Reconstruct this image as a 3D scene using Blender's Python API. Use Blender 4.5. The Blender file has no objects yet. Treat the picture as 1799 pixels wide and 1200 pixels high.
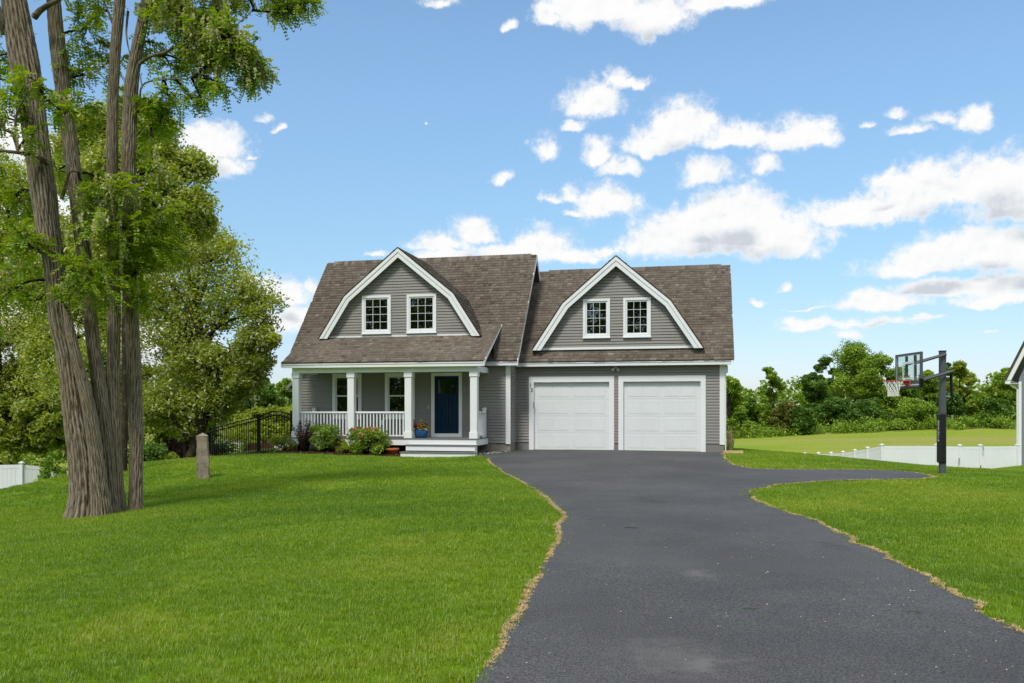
import bpy, math, random
import numpy as np
from mathutils import Vector, Matrix
from mathutils.geometry import delaunay_2d_cdt

C = bpy.context.scene.collection
SC = bpy.context.scene
F, CX, YH, CZ = 1500.0, 899.5, 720.0, 1.46      # photo focal length in pixels, centre column, horizon row, eye height

# ------------------------------------------------------------------ camera, sky, sun, exposure
cam_d = bpy.data.cameras.new('camera')
cam = bpy.data.objects.new('camera', cam_d); C.objects.link(cam)
cam.location = (0, 0, CZ); cam.rotation_euler = (math.pi / 2, 0, 0)
cam_d.sensor_width = 36.0; cam_d.lens = F / 1799 * 36.0
cam_d.shift_y = (YH - 600) / 1799.0
cam_d.clip_start = 0.1; cam_d.clip_end = 6000
SC.camera = cam
SUN_EL, SUN_AZ = math.radians(56), math.radians(205)     # azimuth clockwise from +Y: behind the camera, a little left
SC.view_settings.view_transform = 'Standard'; SC.view_settings.look = 'None'
SC.view_settings.exposure = 0.42; SC.view_settings.gamma = 1.0; SC.view_settings.use_curve_mapping = False
SC.cycles.max_bounces = 8; SC.cycles.diffuse_bounces = 5; SC.cycles.glossy_bounces = 3
SC.cycles.transmission_bounces = 4; SC.cycles.transparent_max_bounces = 10
SC.cycles.use_denoising = True

world = bpy.data.worlds.new("World"); SC.world = world; world.use_nodes = True


class NT:
    """tiny node-tree writer"""
    def __init__(s, nt): s.nt = nt
    def n(s, t, **kw):
        nd = s.nt.nodes.new(t)
        for k, v in kw.items(): setattr(nd, k, v)
        return nd
    def set(s, sock, v):
        if isinstance(v, bpy.types.NodeSocket): s.nt.links.new(v, sock)
        else: sock.default_value = v
    def math(s, op, a, b=0.0, c=0.0, clamp=False):
        nd = s.n('ShaderNodeMath', operation=op, use_clamp=clamp)
        s.set(nd.inputs[0], a); s.set(nd.inputs[1], b); s.set(nd.inputs[2], c)
        return nd.outputs[0]
    def vec(s, op, a, b=(0, 0, 0), c=(0, 0, 0), out=0):
        nd = s.n('ShaderNodeVectorMath', operation=op)
        s.set(nd.inputs[0], a); s.set(nd.inputs[1], b)
        if op == 'MULTIPLY_ADD': s.set(nd.inputs[2], c)
        return nd.outputs['Value'] if out == 'v' else nd.outputs[0]
    def noise(s, vec, scale, detail=4, rough=0.55, dist=0.0, dim='3D'):
        nd = s.n('ShaderNodeTexNoise', noise_dimensions=dim)
        if vec is not None: s.set(nd.inputs['Vector'], vec)
        nd.inputs['Scale'].default_value = scale; nd.inputs['Detail'].default_value = detail
        nd.inputs['Roughness'].default_value = rough; nd.inputs['Distortion'].default_value = dist
        return nd.outputs[0]
    def smooth(s, v, a, b, lo=0.0, hi=1.0):
        nd = s.n('ShaderNodeMapRange', interpolation_type='SMOOTHSTEP')
        s.set(nd.inputs[0], v); nd.inputs[1].default_value = a; nd.inputs[2].default_value = b
        nd.inputs[3].default_value = lo; nd.inputs[4].default_value = hi
        return nd.outputs[0]
    def mixc(s, f, a, b, mode='MIX'):
        nd = s.n('ShaderNodeMix', data_type='RGBA', blend_type=mode)
        s.set(nd.inputs[0], f); s.set(nd.inputs[6], a); s.set(nd.inputs[7], b)
        return nd.outputs[2]
    def ramp(s, f, stops):
        nd = s.n('ShaderNodeValToRGB'); s.set(nd.inputs[0], f)
        el = nd.color_ramp.elements
        while len(el) < len(stops): el.new(0.5)
        for e, (p, c) in zip(el, stops): e.position = p; e.color = (*c, 1)
        return nd.outputs[0]


# clouds and one moon blob: centre and half-size in photo pixels, then turned into azimuth / elevation of the sky
CLOUDS = [
 (1265,402,150,52,1),(1180,420,90,40,1),(1350,408,92,48,1),(1290,372,95,38,1),(1400,436,48,24,1),(1235,372,56,24,.9),
 (1540,368,110,36,1),(1640,335,110,50,1),(1750,320,110,62,1),(1830,340,120,60,1),(1470,385,45,22,1),(1560,318,40,22,.9),
 (1640,458,100,30,1),(1720,432,110,40,1),(1820,440,110,52,1),(1590,462,50,20,.9),
 (1540,527,72,26,1),(1620,500,60,17,.9),(1700,505,110,20,.9),(1800,498,90,26,1),(1750,524,80,16,.9),
 (1430,570,66,18,1),(1540,563,100,13,.85),(1620,556,44,8,.8),(1488,585,26,14,.8),(1385,563,30,14,.9),
 (1195,222,74,42,1),(1150,250,60,24,.9),(1050,262,32,30,.8),(1240,205,36,18,.75),
 (1045,176,60,36,.9),(1085,135,36,22,.75),(1115,142,34,14,.8),
 (1062,352,62,38,.95),(1000,340,50,24,.6),(1090,292,46,20,.75),(965,350,40,18,.5),(1010,372,40,12,.6),
 (962,256,34,32,.8),(1004,220,26,12,.8),
 (1298,236,66,26,.95),(1398,238,72,32,.9),(1345,285,32,28,.7),(1245,302,56,32,.9),(1450,222,26,18,.8),
 (830,400,44,24,1),(780,424,76,22,.85),(950,430,66,30,1),(1006,444,60,22,.85),(890,440,90,20,.95),(800,448,80,16,1),(1060,438,40,14,.5),
 (1060,8,120,32,1),(1150,16,80,42,.95),(1260,0,110,26,.9),(962,34,38,20,.7),(1138,52,26,26,.7),(1010,30,40,30,.8),
 (370,246,66,32,.9),(404,282,50,20,.75),(345,276,60,32,.9),(440,272,22,8,.5),
 (500,512,58,26,.95),(455,490,40,16,.9),(545,500,24,16,.9),(525,553,60,28,.9),(480,566,60,30,.8),
 (1600,228,44,14,.8),(1660,205,56,16,.6),(1711,206,22,26,.85),(1580,200,20,12,.8),
 (885,318,20,16,.75),(1334,526,20,10,.75),(465,208,26,14,.5),(490,224,14,10,.5),(660,442,26,9,.7),(775,4,44,12,.6),(900,44,24,12,.65),
 (1376,498,18,12,.5),(1738,578,20,6,.5),(1430,540,90,4,.5),(747,214,7,4,.62),(1530,216,22,10,.5),  # the tiniest blob is the faint day moon, drawn as a wisp of cloud
 (40,400,130,90,1),(10,240,70,50,1),(160,470,110,60,1),(250,600,110,60,.9),(60,590,110,80,1),(240,330,60,40,.8),
]


def build_world():
    T = NT(world.node_tree); nt = world.node_tree
    nt.nodes.clear()
    # one reusable field of soft ellipses
    g = bpy.data.node_groups.new('cloud_field', 'ShaderNodeTree')
    g.interface.new_socket('P', in_out='INPUT', socket_type='NodeSocketVector')
    g.interface.new_socket('Field', in_out='OUTPUT', socket_type='NodeSocketFloat')
    G = NT(g); gi = G.n('NodeGroupInput'); go = G.n('NodeGroupOutput')
    acc = None
    for (px, py, rx, ry, w) in CLOUDS:
        if px > 1420 and py > 300: ry *= .80
        big = rx >= 64 and w > .85; py += ry * .28; ry *= 1.22; w += .10 if big else -.12
        az = math.atan((px - CX) / F); el = math.atan((YH - py) / F * math.cos(az))
        k_ = 1.0 if big else 1.14; sx, sy = F / rx / k_, F / ry / (1.0 if big else 1.08)
        p = G.vec('MULTIPLY_ADD', gi.outputs[0], (sx, sy, 0), (-az * sx, -el * sy, 0))
        p = G.vec('MAXIMUM', p, G.vec('MULTIPLY', p, (1, -2.1, 1)))       # flat bases, domed tops
        ln = G.vec('LENGTH', p, out='v')
        f = G.math('SUBTRACT', 0.30 + 0.70 * w, ln)
        if acc is None: acc = f
        else: acc = G.math('SMOOTH_MAX', acc, f, 0.16)
    g.links.new(acc, go.inputs[0])
    tc = T.n('ShaderNodeTexCoord'); d = tc.outputs['Generated']
    sep = T.n('ShaderNodeSeparateXYZ'); nt.links.new(d, sep.inputs[0])
    az = T.math('ARCTAN2', sep.outputs[0], sep.outputs[1]); el = T.math('ARCSINE', sep.outputs[2])
    cmb = T.n('ShaderNodeCombineXYZ'); nt.links.new(az, cmb.inputs[0]); nt.links.new(el, cmb.inputs[1])
    # billow: push the lookup about with noise so the outlines are lumpy
    def warp(scale, amt, detail):
        nd = T.n('ShaderNodeTexNoise'); nt.links.new(cmb.outputs[0], nd.inputs['Vector'])
        nd.inputs['Scale'].default_value = scale; nd.inputs['Detail'].default_value = detail; nd.inputs['Roughness'].default_value = .6
        v = T.vec('SUBTRACT', nd.outputs['Color'], (.5, .5, .5))
        return T.vec('MULTIPLY', v, (amt, amt * .8, 0))
    P2 = T.vec('ADD', cmb.outputs[0], warp(15, .034, 2)); P = T.vec('ADD', P2, warp(60, .016, 4))
    def field(off):
        gn = T.n('ShaderNodeGroup'); gn.node_tree = g
        q = T.vec('ADD', P2, off) if off else P
        nt.links.new(q, gn.inputs[0]); return gn.outputs[0]
    f0 = field(None); f1 = field((0.0, .026, 0))
    fine = T.noise(cmb.outputs[0], 70, 9, .66); mid = T.noise(cmb.outputs[0], 26, 7, .62)
    up = T.vec('ADD', cmb.outputs[0], (-.004, .007, 0)); midu = T.noise(up, 26, 7, .62)
    fz = T.math('MULTIPLY_ADD', T.math('SUBTRACT', fine, .5), 0.95, f0)
    fz = T.math('MULTIPLY_ADD', T.math('SUBTRACT', mid, .5), 1.40, fz)
    fz = T.math('MULTIPLY_ADD', T.math('SUBTRACT', T.noise(cmb.outputs[0], 180, 5, .7), .5), 0.32, fz)
    here = T.smooth(fz, -0.24, 0.48)
    here = T.math('POWER', here, 1.3)
    # the sky goes on with scattered cloud outside the field of view
    gen = T.noise(d, 3.2, 8, .58); outside = T.math('MAXIMUM', T.smooth(T.math('ABSOLUTE', az), .60, .80), T.smooth(el, .48, .62))
    gd = T.math('MULTIPLY', T.smooth(gen, .40, .56), outside)
    dens = T.math('MAXIMUM', here, gd)
    dens = T.math('MULTIPLY', dens, T.smooth(el, -.01, .03))
    base = T.smooth(T.math('ADD', f1, T.math('MULTIPLY', T.math('SUBTRACT', mid, .5), 1.1)), .22, 1.0)
    body = T.smooth(fz, -.05, .55)
    relief = T.math('MULTIPLY', T.math('SUBTRACT', midu, mid), 2.0)
    shade = T.math('MULTIPLY', base, body)
    shade = T.math('ADD', T.math('ADD', shade, T.math('MULTIPLY', relief, body)), .10, clamp=True)
    ccol = T.ramp(shade, [(0.0, (1.0, 1.0, .995)), (0.25, (.97, .975, .98)), (0.6, (.83, .86, .89)), (1.0, (.62, .67, .73))])
    sky = T.n('ShaderNodeTexSky', sky_type='NISHITA', sun_disc=False, sun_elevation=SUN_EL, sun_rotation=SUN_AZ)
    sky.air_density = 1.0; sky.dust_density = 0.5; sky.ozone_density = 2.0; sky.altitude = 20
    hz = T.smooth(el, 0.0, 0.35, 1.0, 0.0)
    sv = T.vec('SCALE', sky.outputs[0]); T.set(sv.node.inputs[3], T.smooth(el, -.05, .42, .56, 1.0))
    skyc = T.mixc(1.0, sv, T.mixc(T.smooth(el, -.02, .20), (1.02, 1.04, 1.32, 1), (.95, 1.06, 1.03, 1)), 'MULTIPLY')
    b1 = T.n('ShaderNodeBackground'); nt.links.new(skyc, b1.inputs[0]); b1.inputs[1].default_value = 0.15
    b2 = T.n('ShaderNodeBackground'); nt.links.new(ccol, b2.inputs[0]); b2.inputs[1].default_value = 0.74
    mx = T.n('ShaderNodeMixShader'); nt.links.new(dens, mx.inputs[0]); nt.links.new(b1.outputs[0], mx.inputs[1]); nt.links.new(b2.outputs[0], mx.inputs[2])
    out = T.n('ShaderNodeOutputWorld'); nt.links.new(mx.outputs[0], out.inputs[0])


build_world()
sun_d = bpy.data.lights.new('sun', 'SUN'); sun_d.energy = 2.2; sun_d.angle = math.radians(13); sun_d.color = (1.0, .955, .89)
sun = bpy.data.objects.new('sun', sun_d); C.objects.link(sun)
sdir = Vector((math.sin(SUN_AZ) * math.cos(SUN_EL), math.cos(SUN_AZ) * math.cos(SUN_EL), math.sin(SUN_EL)))
sun.rotation_euler = sdir.to_track_quat('Z', 'Y').to_euler(); sun.location = (-20, -20, 40)


# ------------------------------------------------------------------ materials
def new_mat(name):
    m = bpy.data.materials.new(name); m.use_nodes = True
    m.node_tree.nodes.clear()
    T = NT(m.node_tree); out = T.n('ShaderNodeOutputMaterial')
    return m, T, out


def solid(name, col, rough=.6, spec=.3, var=.08, vscale=3.0, bump=0.0, bscale=60.0, metal=0.0, fine=0.0):
    m, T, out = new_mat(name)
    tc = T.n('ShaderNodeTexCoord'); P = tc.outputs['Object']
    n = T.noise(P, vscale, 5, .6)
    v = T.smooth(n, .25, .75, 1 - var, 1 + var)
    if fine: v = T.math('MULTIPLY', v, T.smooth(T.noise(P, bscale * 1.7, 3, .6), .3, .7, 1 - fine, 1 + fine))
    c = T.vec('SCALE', col); T.set(c.node.inputs[3], v)
    b = T.n('ShaderNodeBsdfPrincipled'); T.set(b.inputs['Base Color'], c)
    b.inputs['Roughness'].default_value = rough; b.inputs['Specular IOR Level'].default_value = spec; b.inputs['Metallic'].default_value = metal
    if bump:
        bp = T.n('ShaderNodeBump'); bp.inputs['Strength'].default_value = bump; bp.inputs['Distance'].default_value = .01
        T.set(bp.inputs['Height'], T.noise(P, bscale, 4, .6)); T.set(b.inputs['Normal'], bp.outputs[0])
    T.set(out.inputs[0], b.outputs[0])
    return m


def leaf_mat(name, stops, trans=.38, gloss=.05, rough=.55):
    m, T, out = new_mat(name)
    at = T.n('ShaderNodeAttribute', attribute_name='tint')
    col = T.ramp(at.outputs['Fac'], stops)
    d = T.n('ShaderNodeBsdfDiffuse'); T.set(d.inputs[0], col)
    t = T.n('ShaderNodeBsdfTranslucent'); T.set(t.inputs[0], T.mixc(1.0, col, (1.35, 1.25, .45, 1), 'MULTIPLY'))
    g = T.n('ShaderNodeBsdfGlossy'); g.inputs['Roughness'].default_value = rough; g.inputs[0].default_value = (1, 1, 1, 1)
    a = T.n('ShaderNodeMixShader'); a.inputs[0].default_value = trans; T.set(a.inputs[1], d.outputs[0]); T.set(a.inputs[2], t.outputs[0])
    b = T.n('ShaderNodeMixShader'); b.inputs[0].default_value = gloss * .5; T.set(b.inputs[1], a.outputs[0]); T.set(b.inputs[2], g.outputs[0])
    T.set(out.inputs[0], b.outputs[0])
    return m


M = {}
M['white'] = solid('white_trim_paint', (.80, .81, .81), .5, .3, .03, 1.5)
M['door_white'] = solid('white_garage_door_paint', (.74, .76, .755), .45, .35, .025, 1.2)
M['vinyl'] = solid('white_vinyl', (.78, .79, .81), .4, .4, .04, .8)
M['siding'] = solid('grey_vinyl_siding', (.262, .250, .228), .55, .3, .06, 1.1, .15, 25)
M['sheath'] = solid('wall_sheathing', (.22, .21, .19), .8, .2)
M['blue_siding'] = solid('blue_grey_siding', (.20, .225, .265), .55, .3, .05, 1.0)
M['concrete'] = solid('foundation_concrete', (.27, .245, .205), .9, .15, .25, 3.5, .5, 30, fine=.12)
M['granite'] = solid('rough_granite', (.27, .225, .17), .9, .2, .28, 6, .9, 38, fine=.3)
M['deck'] = solid('grey_composite_decking', (.16, .16, .165), .6, .3, .08, 4)
M['steel'] = solid('grey_powder_coated_steel', (.085, .095, .105), .45, .45, .06, 2)
M['black'] = solid('black_metal', (.008, .008, .009), .5, .2, .1, 3)
M['pad'] = solid('black_vinyl_pad', (.012, .012, .014), .45, .4, .15, 5)
M['red'] = solid('red_enamel', (.50, .012, .015), .35, .5, .06, 4)
M['net'] = solid('white_cord', (.78, .78, .75), .8, .1)
M['navy'] = solid('dark_teal_door_paint', (.003, .024, .056), .35, .22, .05, 2)
M['blue_pot'] = solid('glazed_blue_ceramic', (.012, .075, .21), .15, .6, .15, 6)
M['terracotta'] = solid('terracotta', (.44, .13, .05), .85, .2, .12, 8)
M['mulch'] = solid('bark_mulch', (.085, .042, .026), .95, .1, .4, 5, 1.0, 45, fine=.6)
M['wood'] = solid('weathered_brown_wood', (.12, .058, .04), .8, .2, .2, 5)
M['raw_wood'] = solid('pale_lumber', (.55, .42, .2), .8, .2, .1, 5)
M['metal'] = solid('brushed_metal', (.55, .55, .53), .35, .5, .05, 4, metal=.8)
M['lamp'] = solid('off_white_lamp_housing', (.55, .53, .47), .4, .4)
M['mat'] = solid('coir_doormat', (.40, .29, .18), .95, .1, .15, 30)
M['soil'] = solid('potting_soil', (.03, .02, .014), .95, .1, .3, 20)
M['digit'] = solid('black_numeral', (.02, .02, .02), .5, .4)
M['dark'] = solid('dark_room', (.012, .013, .014), .9, .1)
M['blind'] = solid('window_blind', (.16, .16, .155), .6, .2)
M['plastic_green'] = solid('green_plastic', (.10, .30, .24), .5, .3)
M['letter'] = solid('white_print', (.75, .75, .75), .6, .2)
M['stone'] = solid('pale_patio_stone', (.62, .61, .58), .85, .2, .12, 3)
M['wood_grey'] = solid('greyed_timber', (.20, .19, .17), .85, .2)


def glass_mat(name, tint, refl):
    m, T, out = new_mat(name)
    tr = T.n('ShaderNodeBsdfTransparent'); tr.inputs[0].default_value = (*tint, 1)
    gl = T.n('ShaderNodeBsdfGlossy'); gl.inputs['Roughness'].default_value = .01; gl.inputs[0].default_value = (.95, 1, .98, 1)
    tc = T.n('ShaderNodeTexCoord')
    bp = T.n('ShaderNodeBump'); bp.inputs['Strength'].default_value = .12; bp.inputs['Distance'].default_value = .02
    T.set(bp.inputs['Height'], T.noise(tc.outputs['Object'], 2.2, 2)); T.set(gl.inputs['Normal'], bp.outputs[0])
    fr = T.n('ShaderNodeLayerWeight'); fr.inputs[0].default_value = .5
    fac = T.math('MULTIPLY_ADD', T.math('POWER', fr.outputs['Facing'], 4.0), .55, refl, clamp=True)
    mx = T.n('ShaderNodeMixShader'); T.set(mx.inputs[0], fac); T.set(mx.inputs[1], tr.outputs[0]); T.set(mx.inputs[2], gl.outputs[0])
    T.set(out.inputs[0], mx.outputs[0]); return m


M['glass'] = glass_mat('window_glass', (.30, .33, .32), .11)
M['board_glass'] = glass_mat('backboard_glass', (.86, .93, .90), .03)


def shingle_mat():
    m, T, out = new_mat('weathered_wood_shingle')
    at = T.n('ShaderNodeAttribute', attribute_name='tint'); tc = T.n('ShaderNodeTexCoord')
    c = T.ramp(at.outputs['Fac'], [(0, (.072, .058, .046)), (.35, (.128, .105, .083)), (.7, (.170, .143, .114)), (1, (.235, .203, .165))])
    n = T.noise(tc.outputs['Object'], 90, 3, .7); big = T.noise(tc.outputs['Object'], .7, 4)
    v = T.math('MULTIPLY', T.smooth(n, .25, .75, .75, 1.25), T.smooth(big, .3, .7, .92, 1.1))
    s = T.vec('SCALE', c); T.set(s.node.inputs[3], v)
    b = T.n('ShaderNodeBsdfPrincipled'); T.set(b.inputs['Base Color'], s); b.inputs['Roughness'].default_value = .95; b.inputs['Specular IOR Level'].default_value = .15
    bp = T.n('ShaderNodeBump'); bp.inputs['Strength'].default_value = .5; bp.inputs['Distance'].default_value = .004
    T.set(bp.inputs['Height'], n); T.set(b.inputs['Normal'], bp.outputs[0])
    T.set(out.inputs[0], b.outputs[0]); return m


M['shingle'] = shingle_mat()


def asphalt_mat():
    m, T, out = new_mat('asphalt')
    tc = T.n('ShaderNodeTexCoord'); P = tc.outputs['Object']
    big = T.noise(P, .35, 5, .6); mid = T.noise(P, 2.2, 5, .65); fine = T.noise(P, 70, 3, .7); spk = T.noise(P, 160, 2, .5)
    c = T.mixc(T.smooth(big, .3, .7), (.052, .0525, .054, 1), (.077, .078, .079, 1))
    v = T.math('MULTIPLY', T.smooth(mid, .25, .75, .88, 1.1), T.smooth(fine, .3, .7, .45, 1.7))
    s = T.vec('SCALE', c); T.set(s.node.inputs[3], v)
    col = T.mixc(T.smooth(spk, .70, .76, 0, .55), s, (.22, .22, .22, 1))
    # dusty pale scuffs
    sc = T.smooth(T.noise(P, .9, 4, .7), .64, .80, 0, .35)
    col = T.mixc(sc, col, (.13, .128, .122, 1))
    # dusty powder marks and drip stains lying on the drive
    for (cx_, cy_, sx_, sy_, cc, am) in ((1.63, 7.45, 3.2, 1.9, (.16, .158, .15, 1), .5), (1.07, 4.85, 3.8, 2.6, (.17, .165, .155, 1), .45), (.95, 5.0, 1.2, 1.0, (.16, .155, .145, 1), .35), (3.4, 9.0, 2.5, 1.2, (.032, .032, .033, 1), .5), (2.2, 13.5, 1.6, .6, (.034, .034, .035, 1), .45), (3.8, 21.0, .9, .4, (.10, .10, .10, 1), .35)):
        q = T.vec('MULTIPLY', T.vec('ADD', P, (-cx_, -cy_, 0)), (sx_, sy_, 0)); r_ = T.vec('LENGTH', q, out='v')
        f_ = T.smooth(T.math('ADD', r_, T.math('MULTIPLY', T.math('SUBTRACT', T.noise(P, 7, 4, .7), .5), 1.3)), .0, .62, am, 0)
        col = T.mixc(f_, col, cc)
    b = T.n('ShaderNodeBsdfPrincipled'); T.set(b.inputs['Base Color'], col); b.inputs['Specular IOR Level'].default_value = .28
    T.set(b.inputs['Roughness'], T.smooth(mid, .3, .7, .68, .88))
    bp = T.n('ShaderNodeBump'); bp.inputs['Strength'].default_value = .8; bp.inputs['Distance'].default_value = .006
    T.set(bp.inputs['Height'], fine); T.set(b.inputs['Normal'], bp.outputs[0])
    T.set(out.inputs[0], b.outputs[0]); return m


M['asphalt'] = asphalt_mat()


def ground_mat():
    m, T, out = new_mat('lawn_and_field_ground')
    tc = T.n('ShaderNodeTexCoord'); P = tc.outputs['Object']
    at = T.n('ShaderNodeAttribute', attribute_name='field')
    a = T.noise(P, .45, 5, .65); b_ = T.noise(P, 5, 5, .7); c_ = T.noise(P, 60, 3, .7)
    lawn = T.ramp(a, [(.3, (.085, .160, .005)), (.5, (.115, .195, .006)), (.7, (.150, .220, .010))])
    fm = T.n('ShaderNodeMapping'); fm.inputs['Scale'].default_value = (.03, .11, 1); T.set(fm.inputs['Vector'], P)
    fn = T.noise(fm.outputs[0], 1.4, 6, .65)
    field = T.ramp(fn, [(.30, (.175, .270, .016)), (.48, (.235, .285, .030)), (.60, (.290, .270, .075)), (.75, (.200, .270, .022))])
    col = T.mixc(at.outputs['Fac'], lawn, field)
    v = T.math('MULTIPLY', T.smooth(b_, .25, .75, .8, 1.2), T.smooth(c_, .25, .75, .7, 1.3))
    s = T.vec('SCALE', col); T.set(s.node.inputs[3], v)
    b = T.n('ShaderNodeBsdfPrincipled'); T.set(b.inputs['Base Color'], s); b.inputs['Roughness'].default_value = .9; b.inputs['Specular IOR Level'].default_value = .1
    bp = T.n('ShaderNodeBump'); bp.inputs['Strength'].default_value = 1; bp.inputs['Distance'].default_value = .05
    T.set(bp.inputs['Height'], b_); T.set(b.inputs['Normal'], bp.outputs[0])
    T.set(out.inputs[0], b.outputs[0]); return m


M['ground'] = ground_mat()


def grass_mat():
    m, T, out = new_mat('grass_blade')
    oi = T.n('ShaderNodeAttribute', attribute_name='gtint', attribute_type='INSTANCER')
    at = T.n('ShaderNodeAttribute', attribute_name='tint')
    f = T.math('ADD', T.math('MULTIPLY', at.outputs['Fac'], .40), T.math('MULTIPLY', oi.outputs['Fac'], .60))
    col = T.ramp(f, [(0, (.070, .165, .003)), (.4, (.160, .290, .005)), (.68, (.275, .385, .010)), (.88, (.36, .41, .05)), (1, (.42, .40, .15))])
    d = T.n('ShaderNodeBsdfDiffuse'); T.set(d.inputs[0], col)
    t = T.n('ShaderNodeBsdfTranslucent'); T.set(t.inputs[0], T.mixc(1.0, col, (1.25, 1.2, .6, 1), 'MULTIPLY'))
    g = T.n('ShaderNodeBsdfGlossy'); g.inputs['Roughness'].default_value = .45
    a = T.n('ShaderNodeMixShader'); a.inputs[0].default_value = .4; T.set(a.inputs[1], d.outputs[0]); T.set(a.inputs[2], t.outputs[0])
    b = T.n('ShaderNodeMixShader'); b.inputs[0].default_value = .035; T.set(b.inputs[1], a.outputs[0]); T.set(b.inputs[2], g.outputs[0])
    T.set(out.inputs[0], b.outputs[0]); return m


M['grass'] = grass_mat()
M['straw'] = leaf_mat('dry_straw', [(0, (.36, .24, .10)), (.5, (.60, .45, .23)), (1, (.78, .66, .42))], .2, .03)
M['petal'] = leaf_mat('fallen_petal', [(0, (.42, .36, .22)), (.6, (.70, .64, .46)), (1, (.80, .78, .70))], .2, .02)


def bark_mat(name, dark, mid, light, moss):
    m, T, out = new_mat(name)
    tc = T.n('ShaderNodeTexCoord'); P = tc.outputs['Object']
    mp = T.n('ShaderNodeMapping'); mp.inputs['Scale'].default_value = (1, 1, .16); T.set(mp.inputs['Vector'], P)
    w = T.noise(P, 3, 3); wv = T.vec('MULTIPLY_ADD', mp.outputs[0], (1, 1, 1), (0, 0, 0))
    n1 = T.noise(wv, 26, 5, .7, .6); n2 = T.noise(P, 2.5, 4, .6); n3 = T.noise(P, 70, 3)
    at = T.n('ShaderNodeAttribute', attribute_name='groove')
    h = T.math('ADD', T.math('MULTIPLY', n1, .55), T.math('MULTIPLY', at.outputs['Fac'], .48))
    c = T.ramp(h, [(.28, dark), (.50, mid), (.72, light)])
    c = T.mixc(T.smooth(n2, .48, .72, 0, .45), c, (*moss, 1))
    c = T.mixc(T.smooth(T.noise(P, 9, 4), .60, .70, 0, .35), c, (.30, .30, .27, 1))
    s = T.vec('SCALE', c); T.set(s.node.inputs[3], T.smooth(n3, .3, .7, .8, 1.2))
    b = T.n('ShaderNodeBsdfPrincipled'); T.set(b.inputs['Base Color'], s); b.inputs['Roughness'].default_value = .95; b.inputs['Specular IOR Level'].default_value = .1
    bp = T.n('ShaderNodeBump'); bp.inputs['Strength'].default_value = .9; bp.inputs['Distance'].default_value = .03
    T.set(bp.inputs['Height'], n1); T.set(b.inputs['Normal'], bp.outputs[0])
    T.set(out.inputs[0], b.outputs[0]); return m


M['bark'] = bark_mat('furrowed_grey_bark', (.038, .030, .020), (.160, .128, .090), (.31, .265, .195), (.150, .115, .045))
M['bark2'] = bark_mat('dark_bark', (.018, .014, .010), (.06, .048, .036), (.12, .10, .08), (.06, .055, .03))

M['locust'] = leaf_mat('locust_leaf', [(0, (0.097, 0.191, 0.010)), (.5, (0.199, 0.326, 0.018)), (1, (0.348, 0.446, 0.031))], .45, .04)
M['bloom_leaf'] = leaf_mat('olive_locust_leaf', [(0, (0.156, 0.223, 0.024)), (.5, (0.283, 0.368, 0.045)), (1, (0.472, 0.522, 0.090))], .50, .05)
M['bloom'] = leaf_mat('cream_blossom', [(0, (.46, .44, .22)), (.5, (.62, .60, .38)), (1, (.74, .73, .56))], .3, .02)
M['dark_leaf'] = leaf_mat('deep_green_leaf', [(0, (0.048, 0.108, 0.014)), (.5, (0.095, 0.194, 0.023)), (1, (0.180, 0.300, 0.035))], .3, .05)
M['mid_leaf'] = leaf_mat('fresh_green_leaf', [(0, (0.103, 0.198, 0.015)), (.5, (0.199, 0.324, 0.027)), (1, (0.354, 0.474, 0.040))], .35, .05)
M['yellow_leaf'] = leaf_mat('yellow_green_leaf', [(0, (0.147, 0.207, 0.016)), (.5, (0.259, 0.337, 0.030)), (1, (0.414, 0.475, 0.055))], .4, .04)
M['pale_leaf'] = leaf_mat('pale_olive_leaf', [(0, (0.102, 0.126, 0.024)), (.5, (0.180, 0.204, 0.043)), (1, (0.276, 0.282, 0.072))], .35, .04)
M['burgundy'] = leaf_mat('burgundy_leaf', [(0, (.022, .008, .010)), (.5, (.048, .016, .018)), (1, (.085, .032, .028))], .2, .06)
M['brown_twig'] = leaf_mat('brown_burgundy_twig', [(0, (.03, .018, .014)), (.5, (.062, .036, .028)), (1, (.11, .066, .05))], .15, .04)
M['pink'] = leaf_mat('pink_flower', [(0, (.55, .16, .14)), (1, (.80, .36, .28))], .3, .02)
M['redflower'] = leaf_mat('deep_red_flower', [(0, (.16, .006, .014)), (1, (.36, .02, .03))], .2, .02)
M['whiteflower'] = leaf_mat('white_flower', [(0, (.7, .7, .62)), (1, (.82, .82, .76))], .3, .02)
M['tan_grass'] = leaf_mat('tan_grass_blade', [(0, (.12, .13, .04)), (.5, (.27, .22, .10)), (1, (.42, .34, .18))], .25, .03)
M['gravel'] = leaf_mat('grey_gravel_chip', [(0, (.10, .10, .10)), (.6, (.20, .195, .185)), (1, (.42, .41, .39))], 0, .03)
M['plume'] = leaf_mat('smoky_plume', [(0, (.22, .12, .09)), (1, (.42, .27, .2))], .3, .02)


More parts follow.
